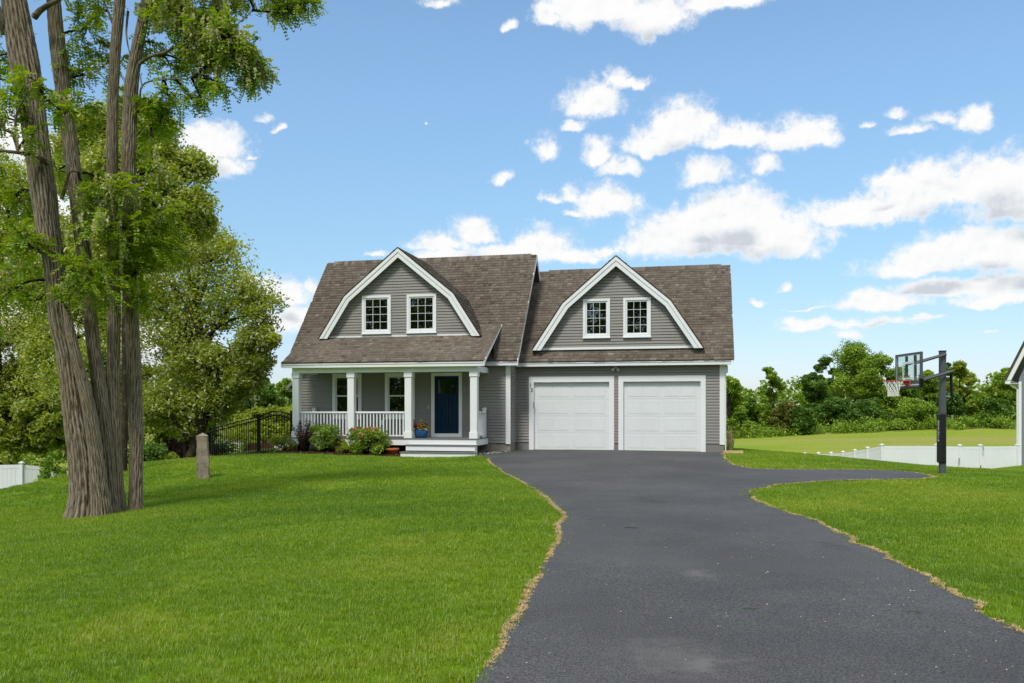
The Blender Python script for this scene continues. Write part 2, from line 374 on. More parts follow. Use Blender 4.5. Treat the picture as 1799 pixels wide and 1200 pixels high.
# ------------------------------------------------------------------ mesh helpers
def np_mesh(name, V, FV, mat, parent=None, tint=None, smooth=False, extra=None):
    V = np.asarray(V, np.float32); FV = np.asarray(FV, np.int32)
    me = bpy.data.meshes.new(name); n, k = FV.shape
    me.vertices.add(len(V)); me.vertices.foreach_set('co', V.ravel())
    me.loops.add(n * k); me.loops.foreach_set('vertex_index', FV.ravel())
    me.polygons.add(n); me.polygons.foreach_set('loop_start', np.arange(0, n * k, k, dtype=np.int32))
    if smooth: me.polygons.foreach_set('use_smooth', np.ones(n, bool))
    me.update(calc_edges=True)
    if tint is not None:
        at = me.attributes.new('tint', 'FLOAT', 'FACE'); at.data.foreach_set('value', np.asarray(tint, np.float32))
    if extra is not None:
        nm, vals = extra; at = me.attributes.new(nm, 'FLOAT', 'POINT'); at.data.foreach_set('value', np.asarray(vals, np.float32))
    me.materials.append(mat)
    o = bpy.data.objects.new(name, me); C.objects.link(o)
    if parent: o.parent = parent
    return o


class MB:
    """collects polygons for ONE mesh object"""
    def __init__(s): s.v = []; s.f = []
    def poly(s, pts):
        b = len(s.v); s.v += [tuple(p) for p in pts]; s.f.append(tuple(range(b, b + len(pts))))
    def box(s, a, b):
        (x0, y0, z0), (x1, y1, z1) = a, b
        i = len(s.v)
        s.v += [(x0, y0, z0), (x1, y0, z0), (x1, y1, z0), (x0, y1, z0), (x0, y0, z1), (x1, y0, z1), (x1, y1, z1), (x0, y1, z1)]
        s.f += [tuple(i + k for k in q) for q in ((0, 3, 2, 1), (4, 5, 6, 7), (0, 1, 5, 4), (1, 2, 6, 5), (2, 3, 7, 6), (3, 0, 4, 7))]
        return s
    def prism(s, poly, vec):
        """closed prism: polygon (3D points) swept along vec"""
        i = len(s.v); n = len(poly); v = Vector(vec)
        s.v += [tuple(p) for p in poly] + [tuple(Vector(p) + v) for p in poly]
        s.f.append(tuple(i + k for k in range(n))); s.f.append(tuple(i + n + k for k in reversed(range(n))))
        for k in range(n):
            j = (k + 1) % n; s.f.append((i + j, i + k, i + n + k, i + n + j))
        return s
    def tube(s, pts, radii, sides=8, cap=True):
        V, FV = tube_np(np.array(pts, float), np.array(radii, float), sides)
        i = len(s.v); s.v += [tuple(p) for p in V]; s.f += [tuple(int(q) + i for q in f) for f in FV]
        if cap:
            s.f.append(tuple(i + k for k in reversed(range(sides))))
            e = i + (len(pts) - 1) * sides; s.f.append(tuple(e + k for k in range(sides)))
        return s
    def lathe(s, prof, c=(0, 0, 0), sides=20):
        i = len(s.v)
        for (r, z) in prof:
            for k in range(sides):
                a = 2 * math.pi * k / sides; s.v.append((c[0] + r * math.cos(a), c[1] + r * math.sin(a), c[2] + z))
        for j in range(len(prof) - 1):
            for k in range(sides):
                q = (k + 1) % sides; s.f.append((i + j * sides + k, i + j * sides + q, i + (j + 1) * sides + q, i + (j + 1) * sides + k))
        return s
    def build(s, name, mat, parent=None, smooth=False, bevel=0.0):
        me = bpy.data.meshes.new(name); me.from_pydata(s.v, [], s.f); me.validate()
        if smooth: me.polygons.foreach_set('use_smooth', np.ones(len(me.polygons), bool))
        me.materials.append(mat); o = bpy.data.objects.new(name, me); C.objects.link(o)
        if parent: o.parent = parent
        import bmesh
        bm = bmesh.new(); bm.from_mesh(me); bmesh.ops.recalc_face_normals(bm, faces=bm.faces)
        if bevel: bmesh.ops.bevel(bm, geom=bm.edges[:], offset=bevel, segments=1, affect='EDGES', clamp_overlap=True)
        bm.to_mesh(me); bm.free()
        return o


def tube_np(P, R, sides):
    n = len(P); T = np.gradient(P, axis=0); T /= np.linalg.norm(T, axis=1)[:, None] + 1e-9
    ref = np.array([0, 1.0, 0]) if abs(T[0][1]) < .9 else np.array([1.0, 0, 0])
    V = []
    for i in range(n):
        a = np.cross(ref, T[i]); a /= np.linalg.norm(a) + 1e-9; b = np.cross(T[i], a)
        th = np.linspace(0, 2 * math.pi, sides, endpoint=False)
        V.append(P[i] + R[i] * (np.cos(th)[:, None] * a + np.sin(th)[:, None] * b))
    V = np.concatenate(V); FV = []
    for i in range(n - 1):
        k = np.arange(sides); q = (k + 1) % sides
        FV.append(np.stack([i * sides + k, i * sides + q, (i + 1) * sides + q, (i + 1) * sides + k], 1))
    return V, np.concatenate(FV)


def empty(name, loc=(0, 0, 0), rz=0.0, label=None, cat=None, group=None):
    o = bpy.data.objects.new(name, None); C.objects.link(o); o.location = loc; o.rotation_euler = (0, 0, rz)
    o.empty_display_size = .2
    if label: tag(o, label, cat, group)
    return o


def tag(o, label, cat, group=None):
    o['label'] = label; o['category'] = cat
    if group: o['group'] = group
    return o


def kind(o, k): o['kind'] = k; return o


def at(px, py, D):
    """the point a photo pixel shows at depth D"""
    return ((px - CX) / F * D, D, CZ + (YH - py) / F * D)


def inst(o, parent, loc=None, scale=None, rot=None):
    c = o.copy(); C.objects.link(c); c.parent = parent
    if loc is not None: c.location = loc
    if scale is not None: c.scale = scale
    if rot is not None: c.rotation_euler = rot
    return c


# ------------------------------------------------------------------ terrain
TP = [(0,0,0),(-3,5,-.06),(3,5,0),(-6,4,-.15),(8,4,0),(0,10,0),(5,12,0),(2,18,0),(6,18,0),(0,24,0),(6,24,0),(0,30,0),(7.5,29,-.01),(-4,30.5,0),(-8,31,0),(-3,36,0),(5,36,0),(-8,36,-.1),
      (9,33,-.08),(8.5,28,-.03),(-4,11,-.16),(-7.2,15,-.39),(-8.1,22.5,-.34),(-4,18,-.14),(-3,24,-.06),(-13.2,22,-.66),(-12.5,24.3,-.42),(-11.4,26,-.20),(-10.4,28,-.13),(-8.6,30,-.05),
      (-15,34,-2.4),(-20,40,-3),(-12.7,36.5,-.72),(-14,30,-1.1),(-18,25,-1.9),(-17,19,-1.0),(-12,14,-.75),(-9,8,-.35),(-15.9,40,-1.45),(-20,46,-2.4),(-11,45,-.9),(-30,35,-3.6),(-25,60,-3.2),
      (10.8,21.5,-.17),(8,15,-.02),(14,20,-.22),(20,18,-.35),(12,12,-.03),(11.4,33,-.30),(12.6,36,-.75),(13.8,28,-.44),(17.6,33,-.88),(13.2,33,-.50),(15.4,33,-.74),(20.5,33,-.95),(16,38,-1.5),(18.5,52,-2.5),(17.5,48,-2.4),(14.5,43,-1.7),(21,50,-2.4),(24,50,-2.3),(11.0,24,-.22),(10,42,-.85),(19.5,45,-2.15),(23,45,-1.9),(27,45,-1.45),(31,38,-1.0),
      (16,60,-1.35),(32,62,-1.25),(12,54,-1.5),(34.8,130,-2.0),(73.7,130,-.3),(52,130,-1.2),(26.7,100,-1.87),(56.7,100,-.67),(40,100,-1.3),(45,80,-1.15),(100,120,-1.0),(0,60,-1.6),(-60,100,-4),(-25,95,-2.6),(0,130,-3),
      (0,300,-3),(300,300,-3),(-300,300,-4),(700,700,-4),(-700,700,-4),(0,900,-4),(-80,20,-5),(80,20,-2),(-40,-40,0),(40,-40,0),(0,-30,0),(-700,-500,0),(700,-500,0),(-500,100,-5),(500,100,-3)]
TP += [(-2.5, 27.8, -.10), (-4.6, 28.2, -.06), (-1.6, 27.2, -.06)]
TP = np.array(TP, float)


def _phi(r): return np.sqrt(r * r + 4.0)


_A = _phi(np.linalg.norm(TP[:, None, :2] - TP[None, :, :2], axis=2))
_n = len(TP)
_K = np.block([[_A, np.ones((_n, 1))], [np.ones((1, _n)), np.zeros((1, 1))]])
_W = np.linalg.solve(_K + np.diag([1e-6] * _n + [0]), np.append(TP[:, 2], 0))


def height(x, y):
    x = np.atleast_1d(np.asarray(x, float)); y = np.atleast_1d(np.asarray(y, float)); sh = x.shape
    X = np.stack([x.ravel(), y.ravel()], 1); out = np.empty(len(X))
    for i in range(0, len(X), 20000):
        r = np.linalg.norm(X[i:i + 20000, None, :] - TP[None, :, :2], axis=2); out[i:i + 20000] = _phi(r) @ _W[:-1] + _W[-1]
    return out.reshape(sh)


def hz(x, y): return float(height([x], [y])[0])


def axis_pts(lo, hi, fine_lo, fine_hi, step, grow=1.16):
    mid = list(np.arange(fine_lo, fine_hi + 1e-6, step)); s = step; p = fine_hi
    while p < hi: s *= grow; p += s; mid.append(min(p, hi))
    s = step; p = fine_lo; low = []
    while p > lo: s *= grow; p -= s; low.append(max(p, lo))
    return np.array(low[::-1] + mid)


gx = axis_pts(-900, 900, -26, 34, .6); gy = axis_pts(-600, 1200, -2, 60, .6)
GX, GY = np.meshgrid(gx, gy); GZ = height(GX, GY)
nx, ny = len(gx), len(gy)
idx = np.arange(nx * ny).reshape(ny, nx)
quads = np.stack([idx[:-1, :-1].ravel(), idx[:-1, 1:].ravel(), idx[1:, 1:].ravel(), idx[1:, :-1].ravel()], 1)
lin = np.interp(GX.ravel(), [-40, -8, 8, 10, 12, 20, 60], [44, 38, 38, 37, 38, 50, 52])
fieldw = np.clip((GY.ravel() - lin) / 5, 0, 1)
ground = kind(np_mesh('ground', np.stack([GX.ravel(), GY.ravel(), GZ.ravel()], 1), quads, M['ground'], extra=('field', fieldw), smooth=True), 'structure')


def gpt(px, py):
    """where the sight line of a photo pixel meets the ground (marching)"""
    for D in np.arange(3.0, 60, .05):
        x, y, z = at(px, py, D)
        if z <= hz(x, y): return (x, y)
    return (x, y)


# ------------------------------------------------------------------ driveway
L_EDGE = [(845,1200),(880,1140),(908,1090),(940,1034),(955,1000),(978,962),(983,925),(978,898),(950,868),(915,845),(880,825),(863,812),(858,806)]
R_EDGE = [(1271,797),(1276,808),(1292,818),(1340,825),(1450,826),(1560,827),(1612,832),(1638,839),(1600,843),(1480,845),(1420,849),(1345,857),(1319,865),(1321,875),(1345,889),(1420,914),(1500,950),(1580,992),(1690,1055),(1799,1117)]


def flat(px, py):
    D = F * CZ / (py - YH); return ((px - CX) / F * D, D)


L_W = [flat(*p) for p in L_EDGE]; R_W = [gpt(*p) for p in R_EDGE]


def spline(pts, n=6):
    pts = [np.array(p) for p in pts]; out = []
    for i in range(len(pts) - 1):
        p0 = pts[max(i - 1, 0)]; p1 = pts[i]; p2 = pts[i + 1]; p3 = pts[min(i + 2, len(pts) - 1)]
        for t in np.linspace(0, 1, n, endpoint=False):
            out.append(.5 * ((2 * p1) + (-p0 + p2) * t + (2 * p0 - 5 * p1 + 4 * p2 - p3) * t * t + (-p0 + 3 * p1 - 3 * p2 + p3) * t ** 3))
    out.append(pts[-1]); return np.array(out)


rng = np.random.default_rng(5)
LS = spline([(-1.6, -1.0), (-.75, 1.2), (-.30, 3.0)] + L_W); RS = spline(R_W + [(3.55, 3.8), (4.2, 1.5), (5.4, -1.0)])
LS[:, 0] += np.interp(LS[:, 1], [0, 12, 30], [.035, .05, .08]) * np.convolve(rng.normal(0, 1, len(LS)), [.3, .4, .3], 'same')
RS[:, :] += .03 * rng.normal(0, 1, RS.shape) * np.interp(RS[:, 1], [0, 30], [1, 2])[:, None]
th = math.atan(.22); UX = np.array([math.cos(th), -math.sin(th)]); VX = np.array([math.sin(th), math.cos(th)])
HO = np.array([0.153, 30.6])


def hw(u, v): return HO + u * UX + v * VX


near_house = [hw(-.70, -2.55), hw(-.2, -1.85), hw(.12, -1.1), hw(.10, .0), hw(7.22, .0)]
POLY = np.concatenate([LS, np.array(near_house), RS])


def in_poly(P, poly):
    x, y = P[:, 0], P[:, 1]; ins = np.zeros(len(P), bool); j = len(poly) - 1
    for i in range(len(poly)):
        xi, yi = poly[i]; xj, yj = poly[j]
        c = ((yi > y) != (yj > y)) & (x < (xj - xi) * (y - yi) / (yj - yi + 1e-12) + xi)
        ins ^= c; j = i
    return ins


def drape(name, poly, mat, off, step=.6):
    mn, mxx = poly.min(0), poly.max(0)
    g = np.stack(np.meshgrid(np.arange(mn[0], mxx[0], step), np.arange(mn[1], mxx[1], step)), -1).reshape(-1, 2); g = g[in_poly(g, poly)]
    pts = [Vector(p) for p in poly] + [Vector(p) for p in g]; n = len(poly)
    vs, es, fs, *_ = delaunay_2d_cdt(pts, [], [list(range(n))], 1, 1e-4)
    xy = np.array([(v.x, v.y) for v in vs]); z = height(xy[:, 0], xy[:, 1]) + off
    me = bpy.data.meshes.new(name); me.from_pydata(np.column_stack([xy, z]).tolist(), [], [list(f) for f in fs]); me.materials.append(mat)
    o = bpy.data.objects.new(name, me); C.objects.link(o)
    me.polygons.foreach_set('use_smooth', np.ones(len(me.polygons), bool))
    import bmesh
    bm = bmesh.new(); bm.from_mesh(me)
    for f in bm.faces:
        f.normal_update()
        if f.normal.z < 0: f.normal_flip()
    bm.to_mesh(me); bm.free()
    return o


kind(drape('driveway', POLY, M['asphalt'], .018), 'structure')
street = np.array([(-60, -1.0), (60, -1.0), (60, -8), (-60, -8)], float)
kind(drape('road', street, M['asphalt'], .012, 3.0), 'structure')
BED = np.array([hw(*p) for p in [(-10.2, -2.0), (-9.6, -3.05), (-8.6, -3.45), (-7.0, -3.6), (-5.2, -3.6), (-3.9, -3.4), (-3.3, -3.1), (-3.2, -2.3), (-7.4, -2.3), (-7.6, -.8), (-9.4, -.9)]])
kind(drape('mulch_bed', spline(np.vstack([BED, BED[:1]]), 4)[:-1], M['mulch'], .03, .3), 'structure')
GRV = np.array([hw(*p) for p in [(-.75, -2.6), (-.70, -2.4), (-.25, -1.85), (.08, -1.25), (.02, -.98), (-.8, -.98), (-3.0, -1.0), (-3.0, -2.3), (-.9, -2.3)]])
kind(drape('gravel_strip', GRV, solid('gravel_bed', (.16, .155, .15), .95, .1, .3, 12, 1, 50, fine=.5), .022, .25), 'structure')


# ------------------------------------------------------------------ generic leaf clouds
def rot_frames(n, rng, up=0.35):
    nrm = rng.normal(0, 1, (n, 3)); nrm[:, 2] = np.abs(nrm[:, 2]) + up; nrm /= np.linalg.norm(nrm, axis=1)[:, None]
    r = rng.normal(0, 1, (n, 3)); a = np.cross(nrm, r); a /= np.linalg.norm(a, axis=1)[:, None] + 1e-9
    return nrm, a, np.cross(nrm, a)


def leaf_quads(P, ln, wd, rng, up=.35):
    n = len(P); nrm, a, b = rot_frames(n, rng, up)
    L = (ln * rng.uniform(.65, 1.3, n))[:, None]; W = (wd * rng.uniform(.65, 1.3, n))[:, None]
    V = np.stack([P - a * L * .5, P + b * W * .5 - a * L * .08 + nrm * W * .12, P + a * L * .5, P - b * W * .5 - a * L * .08 + nrm * W * .12], 1).reshape(-1, 3)
    return V, np.arange(n * 4).reshape(-1, 4)


def cluster_pts(rng, centers, radii, counts, flat_=.7):
    out = []
    for c, r, k in zip(centers, radii, counts):
        d = rng.normal(0, 1, (k, 3)); d /= np.linalg.norm(d, axis=1)[:, None]
        rr = rng.uniform(0, 1, k) ** .45
        out.append(np.asarray(c) + d * rr[:, None] * np.array([r, r, r * flat_]))
    return np.concatenate(out)


def bend(a, b, rng, n=6, sag=.12):
    a, b = np.array(a, float), np.array(b, float); t = np.linspace(0, 1, n)[:, None]
    L = np.linalg.norm(b - a); off = rng.normal(0, 1, 3) * L * .07
    up = np.array([0, 0, L * sag])
    return a + (b - a) * t + np.sin(t * math.pi) * (off + up) * 1.0


def tree(name, label, base, top, r0, blobs, leaf, mat, group=None, bark='bark2', dens=1.0, leafsize=(.16, .10), seed=1,
         flowers=0, subs=(9, 14), trunk=None, flat_=.75, limbs=True, twig_r=.03, sub_r=.34, up=.35, cat='tree'):
    """trunk + limbs + twigs + a crown of leaf-sized faces; blobs = (centre, (rx, ry, rz)) in metres"""
    rng = np.random.default_rng(seed); bx, by = base; bz = hz(bx, by)
    root = empty(name, (bx, by, bz), 0, label, cat, group); B = np.array([bx, by, bz])
    if trunk is None:
        tp = np.array(top, float); tr = bend(B + [0, 0, -.4], tp, rng, 8, 0.0)
    else: tr = np.array(trunk, float)
    rad = r0 * np.linspace(1.15, .28, len(tr)); rad[0] *= 1.25
    V, FV = tube_np(tr - B, rad, 10); np_mesh('trunk', V, FV, M[bark], root, smooth=True)
    tv, tf, off = [], [], 0; C_, R_, K_ = [], [], []
    for (c, r) in blobs:
        c = np.array(c, float); r = np.array(r, float)
        h = np.clip((c[2] - r[2] * .6 - tr[0][2]) / (tr[-1][2] - tr[0][2] + 1e-6), .18, .97)
        s = tr[min(int(h * (len(tr) - 1)), len(tr) - 1)]
        if limbs and np.linalg.norm(c - s) > .6:
            pl = bend(s, c, rng, 6, .10)
            V, FV = tube_np(pl - B, np.linspace(r0 * .42, r0 * .12, 6), 6); np_mesh('limb', V, FV, M[bark], root, smooth=True)
        k = int(rng.integers(*subs) * 1.5)
        d = rng.normal(0, 1, (k, 3)); d /= np.linalg.norm(d, axis=1)[:, None]
        sc = c + d * (rng.uniform(.25, 1, k) ** .5)[:, None] * r * .95
        for q in sc:
            if limbs:
                V, FV = tube_np(bend(c, q, rng, 4, .05) - B, np.linspace(twig_r, twig_r * .3, 4), 3); tv.append(V); tf.append(FV + off); off += len(V)
            C_.append(q); R_.append(sub_r * 1.2 * r.mean() * rng.uniform(.6, 1.35)); K_.append(int(leaf * dens * rng.uniform(.6, 1.3)))
    if tv: kind(np_mesh('twig_work', np.concatenate(tv), np.concatenate(tf), M[bark], root), 'stuff')
    P = cluster_pts(rng, C_, R_, K_, flat_)
    V, FV = leaf_quads(P, leafsize[0], leafsize[1], rng, up)
    ct = np.repeat(rng.normal(.5, .16, len(C_)), K_)
    kind(np_mesh('crown', V - B, FV, M[mat], root, tint=np.clip(ct + rng.normal(0, .17, len(P)), 0, 1)), 'stuff')
    if flowers:
        n = int(len(P) * flowers); sel = P[rng.choice(len(P), n, replace=False)]
        V, FV = leaf_quads(sel + rng.normal(0, .06, sel.shape) - [0, 0, .05], leafsize[0] * 1.05, leafsize[0] * .45, rng, .0)
        kind(np_mesh('blossom', V - B, FV, M['bloom'], root, tint=rng.uniform(0, 1, n)), 'stuff')
    return root


# ------------------------------------------------------------------ the house (local axes: u along the front, v into depth, z up)
house = empty('house', (HO[0], HO[1], 0), -th, 'grey gambrel dormer house with white trim, covered front porch and double garage', 'house')
VM = -.95                      # main wall front; garage front is v = 0
WIN_LOW = [(-6.62, -5.50, 1.15, 2.77), (-4.60, -3.48, 1.15, 2.77)]
DOOR = (-2.87, -1.74, .50, 2.77)
GD = [(.47, 3.50, .02, 2.64), (3.65, 6.62, .02, 2.64)]


def ring(u0, u1, z0, z1, w, v0, v1, wb=None, wt=None):
    """a rectangular frame as one closed mesh: outer rectangle, frame width w, from v0 (front) to v1"""
    wb = w if wb is None else wb; wt = w if wt is None else wt
    m = MB(); o = [(u0, z0), (u1, z0), (u1, z1), (u0, z1)]; i = [(u0 + w, z0 + wb), (u1 - w, z0 + wb), (u1 - w, z1 - wt), (u0 + w, z1 - wt)]
    m.v = [(a, v0, b) for a, b in o] + [(a, v0, b) for a, b in i] + [(a, v1, b) for a, b in o] + [(a, v1, b) for a, b in i]
    for k in range(4):
        j = (k + 1) % 4
        m.f += [(k, j, 4 + j, 4 + k), (8 + j, 8 + k, 12 + k, 12 + j), (j, k, 8 + k, 8 + j), (4 + k, 4 + j, 12 + j, 12 + k)]
    return m


def uframe(u0, u1, z0, z1, w, wt, v0, v1):
    """door casing without a sill"""
    m = MB(); p = [(u0, z0), (u0, z1), (u1, z1), (u1, z0), (u1 - w, z0), (u1 - w, z1 - wt), (u0 + w, z1 - wt), (u0 + w, z0)]
    m.v = [(a, v0, b) for a, b in p] + [(a, v1, b) for a, b in p]
    m.f += [(0, 1, 6, 7), (1, 2, 5, 6), (2, 3, 4, 5), (15, 14, 9, 8), (14, 13, 10, 9), (13, 12, 11, 10)]
    for k in range(8): m.f.append(((k + 1) % 8, k, 8 + k, 8 + (k + 1) % 8))
    return m


def wall_core(name, u0, u1, z0, z1, v0, v1, holes, mat):
    us = sorted({u0, u1} | {x for h in holes for x in h[:2]}); zs = sorted({z0, z1} | {x for h in holes for x in h[2:]})
    m = MB()
    for a, b in zip(us[:-1], us[1:]):
        run = None
        for c, d in zip(zs[:-1], zs[1:]):
            mid = ((a + b) / 2, (c + d) / 2)
            if any(h[0] < mid[0] < h[1] and h[2] < mid[1] < h[3] for h in holes): continue
            if c < z0 or d > z1: continue
            m.box((a, v0, c), (b, v1, d))
    return m.build(name, mat, house)


def siding(parent, v, z0, z1, ext, holes=(), axis='u', lap=.1016):
    """double-course vinyl panels, each panel an object; ext(z) gives the left and right end at height z"""
    z = z0
    while z < z1 - .005:
        zt = min(z + 2 * lap, z1); lo = ext((z + zt) / 2)
        cuts = sorted({lo[0], lo[1]} | {x for h in holes for x in h[:2] if lo[0] < x < lo[1]})
        segs = []
        for a, b in zip(cuts[:-1], cuts[1:]):
            free = [(z, zt)]
            for h in holes:
                if h[0] < (a + b) / 2 < h[1]:
                    nf = []
                    for c, d in free:
                        if h[3] <= c or h[2] >= d: nf.append((c, d)); continue
                        if h[2] > c + .004: nf.append((c, h[2]))
                        if h[3] < d - .004: nf.append((h[3], d))
                    free = nf
            for fr in free:
                if segs and segs[-1][1] == a and segs[-1][2] == fr: segs[-1] = (segs[-1][0], b, fr)
                else: segs.append((a, b, fr))
        for a, b, (c, d) in segs:
            m = MB(); prof = []
            zz = z
            while zz < d - .002:               # two laps, each leaning out at its foot
                p, q = max(zz, c), min(zz + lap, d)
                if q > p + .002:
                    f_ = lambda h: .010 + .018 * (1 - (h - zz) / lap)
                    prof += [(.0015, p), (f_(p), p + .0005), (f_(q), q - .016 if q - p > .05 else q - .001), (.0015, q - .014 if q - p > .05 else q)]
                zz += lap
            first, last = (a <= lo[0] + 1e-6), (b >= lo[1] - 1e-6)
            base = len(m.v)
            for off, h in prof:
                e = ext(min(max(h, z0), z1)); aa = e[0] if first else a; bb = e[1] if last else b
                if bb < aa: aa = bb = (aa + bb) / 2
                if axis == 'u': m.v += [(aa, v - off, h), (bb, v - off, h)]
                else: m.v += [(v + off, aa, h), (v + off, bb, h)]
            for k in range(len(prof) - 1): m.f.append((base + 2 * k, base + 2 * k + 1, base + 2 * k + 3, base + 2 * k + 2))
            bot = prof[0]; e = ext(max(c, z0)); aa = e[0] if first else a; bb = e[1] if last else b
            j = len(m.v)
            m.v += [(aa, v, c), (bb, v, c)] if axis == 'u' else [(v, aa, c), (v, bb, c)]
            m.f.append((j, j + 1, base + 1, base))
            me = bpy.data.meshes.new('siding_panel'); me.from_pydata(m.v, [], m.f); me.materials.append(M['siding'])
            o = bpy.data.objects.new('siding_panel', me); C.objects.link(o); o.parent = parent
        z = zt


def window(u0, u1, z0, z1, v, cols, rows, casing=.085, double=False, label=None, blinds=False):
    w = empty('window'); w.parent = house
    if label: w['label'] = label
    ring(u0, u1, z0, z1, casing, v - .045, v + .02).build('casing', M['white'], w)
    MB().box((u0 - .012, v - .075, z0 - .035), (u1 + .012, v - .001, z0 - .001)).build('sill', M['white'], w)
    a, b, c, d = u0 + casing, u1 - casing, z0 + casing, z1 - casing
    s = .052
    if not double:
        ring(a + .001, b - .001, c + .001, d - .001, s, v - .018, v + .03).build('sash', M['vinyl'], w)
        cells = [(a + s, b - s, c + s, d - s, cols, rows, v - .006)]
    else:
        mid = (c + d) / 2
        ring(a + .001, b - .001, mid - .02, d - .001, .045, v - .012, v + .02).build('sash', M['vinyl'], w)
        ring(a + .001, b - .001, c + .001, mid + .02, .045, v + .022, v + .05).build('sash', M['vinyl'], w)
        cells = [(a + .045, b - .045, mid + .025, d - .045, cols, rows, v), (a + .045, b - .045, c + .045, mid - .025, 1, 1, v + .036)]
    mt = .014
    for (p, q, r, t, nc, nr, vv) in cells:
        cw, rh = (q - p) / nc, (t - r) / nr
        for i in range(nc):
            for k in range(nr):
                me = MB().box((p + i * cw + (mt / 2 if i else 0), vv, r + k * rh + (mt / 2 if k else 0)), (p + (i + 1) * cw - (mt / 2 if i < nc - 1 else 0), vv + .006, r + (k + 1) * rh - (mt / 2 if k < nr - 1 else 0)))
                me.build('pane', M['glass'], w)
        mm = M['vinyl'] if not double else M['blind']
        for i in range(1, nc): MB().box((p + i * cw - mt / 2, vv - .006, r), (p + i * cw + mt / 2, vv + .008, t)).build('muntin', mm, w)
        for k in range(1, nr):
            for i in range(nc):
                MB().box((p + i * cw + (mt / 2 if i else 0), vv - .005, r + k * rh - mt / 2), (p + (i + 1) * cw - (mt / 2 if i < nc - 1 else 0), vv + .007, r + k * rh + mt / 2)).build('muntin', mm, w)
    # the dark room behind, an open box
    m = MB(); e = .5; bk = [(a, c), (b, c), (b, d), (a, d)]
    m.poly([(x, v + .6, y) for x, y in bk])
    for k in range(4):
        (x0, y0), (x1, y1) = bk[k], bk[(k + 1) % 4]; m.poly([(x0, v + .06, y0), (x1, v + .06, y1), (x1, v + .6, y1), (x0, v + .6, y0)])
    m.build('interior', M['dark'], w)
    if blinds:
        n = 22
        for k in range(n):
            z = c + .05 + (d - c) * .47 * k / n
            mb = MB(); mb.poly([(a + .05, v + .085, z), (b - .05, v + .085, z), (b - .05, v + .115, z + .016), (a + .05, v + .115, z + .016)])
            mb.build('blind_slat', M['blind'], w)
    return w


# --- walls
wall_m = wall_core('front_wall', -8.0, 0.0, .31, 3.02, VM, VM + .16, [(u0 + .03, u1 - .03, z0 + .03, z1 - .03) for (u0, u1, z0, z1) in WIN_LOW + [DOOR]], M['sheath'])
holes_m = WIN_LOW + [DOOR]
siding(wall_m, VM, .31, 3.0, lambda z: (-7.95, -.165), holes_m)
wall_g = wall_core('garage_wall', .0, 7.23, .0, 3.02, 0.0, .16, [(a + .05, b - .05, -.1, d - .05) for (a, b, c, d) in GD], M['sheath'])
siding(wall_g, 0.0, .31, 2.99, lambda z: (.012, 7.085), [(a, b, c, d) for a, b, c, d in GD])
ret = MB().box((-.14, VM + .161, .31), (-.002, -.002, 3.02)).build('return_wall', M['sheath'], house)
siding(ret, -.002, .31, 3.0, lambda z: (VM + .02, -.02), [], 'v')
MB().box((.003, -.05, .31), (.045, -.019, 3.0)).build('inner_corner_post', M['siding'], house)
sh = MB(); sh.poly([(-8.0, VM + .17, .2), (-8.0, 5.5, .2), (-8.0, 5.5, 3.0), (-8.0, 2.3, 7.1), (-8.0, VM + .17, 3.0)])
lw = sh.build('left_gable_wall', M['siding'], house)
sh = MB(); sh.poly([(0.0, VM + .2, 3.0), (0.0, 5.5, 3.0), (0.0, 2.3, 7.1)]); sh.build('right_gable_wall', M['siding'], house)
MB().box((-7.98, 5.36, .2), (-.02, 5.5, 3.0)).build('rear_wall', M['siding'], house)
MB().box((.02, 6.75, 0), (7.21, 6.9, 3.0)).build('garage_rear_wall', M['siding'], house)
gs = MB().box((7.07, .165, .31), (7.228, 6.74, 3.02)).build('garage_side_wall', M['sheath'], house)
sg = MB(); sg.poly([(7.23, .0, 3.02), (7.23, 6.9, 3.02), (7.23, 3.45, 6.7)]); sg.build('garage_gable_wall', M['siding'], house)
siding(gs, 7.23, .31, 3.0, lambda z: (.03, 6.85), [], 'v')
# foundation
MB().box((-7.98, VM + .02, -.6), (-.02, 5.45, .305)).build('foundation', M['concrete'], house)
for a, b in ((.0, .455), (3.505, 3.645), (6.625, 7.21)): MB().box((a, .015, -.4), (b, .2, .305)).build('foundation', M['concrete'], house)
MB().box((7.0, .201, -.8), (7.21, 6.85, .305)).build('foundation', M['concrete'], house)
MB().box((.2, .06, -.3), (7.0, 6.7, .022)).build('garage_slab', M['concrete'], house)

# --- white trim boards
MB().box((-.165, VM - .028, .27), (.003, VM - .001, 3.0)).build('corner_board', M['white'], house)
MB().box((-8.02, VM - .028, .27), (-7.95, VM - .001, 3.0)).build('corner_board', M['white'], house)
MB().box((7.085, -.028, .27), (7.258, -.001, 3.0)).build('corner_board', M['white'], house)
MB().box((7.245, .0, .27), (7.262, .15, 3.0)).build('corner_board', M['white'], house)
MB().box((7.266, .03, -.05), (7.30, .075, 3.0)).build('conduit', M['white'], house)
MB().box((7.262, -.02, 2.72), (7.36, .10, 2.96)).build('eave_return', M['white'], house)


def eave(u0, u1, v, zt, wall_v, h=.155):
    MB().box((u0, v, zt - h), (u1, v + .025, zt - .005)).build('fascia', M['white'], house)
    MB().box((u0, v - .018, zt - .055), (u1, v - .001, zt - .002)).build('shadow_board', M['white'], house)
    MB().box((u0 + .002, v + .027, zt - h + .005), (u1 - .002, wall_v - .002, zt - h + .02)).build('soffit', M['white'], house)


eave(.04, 7.46, -.30, 3.145, -.01)
eave(-1.0, .30, -1.25, 3.145, VM - .03)
eave(-8.28, -7.72, -1.25, 3.145, VM - .03)
eave(-7.70, -.51, -2.75, 3.06, -2.56)

# --- roofs
PIT = (7.42 - 3.18) / 3.55


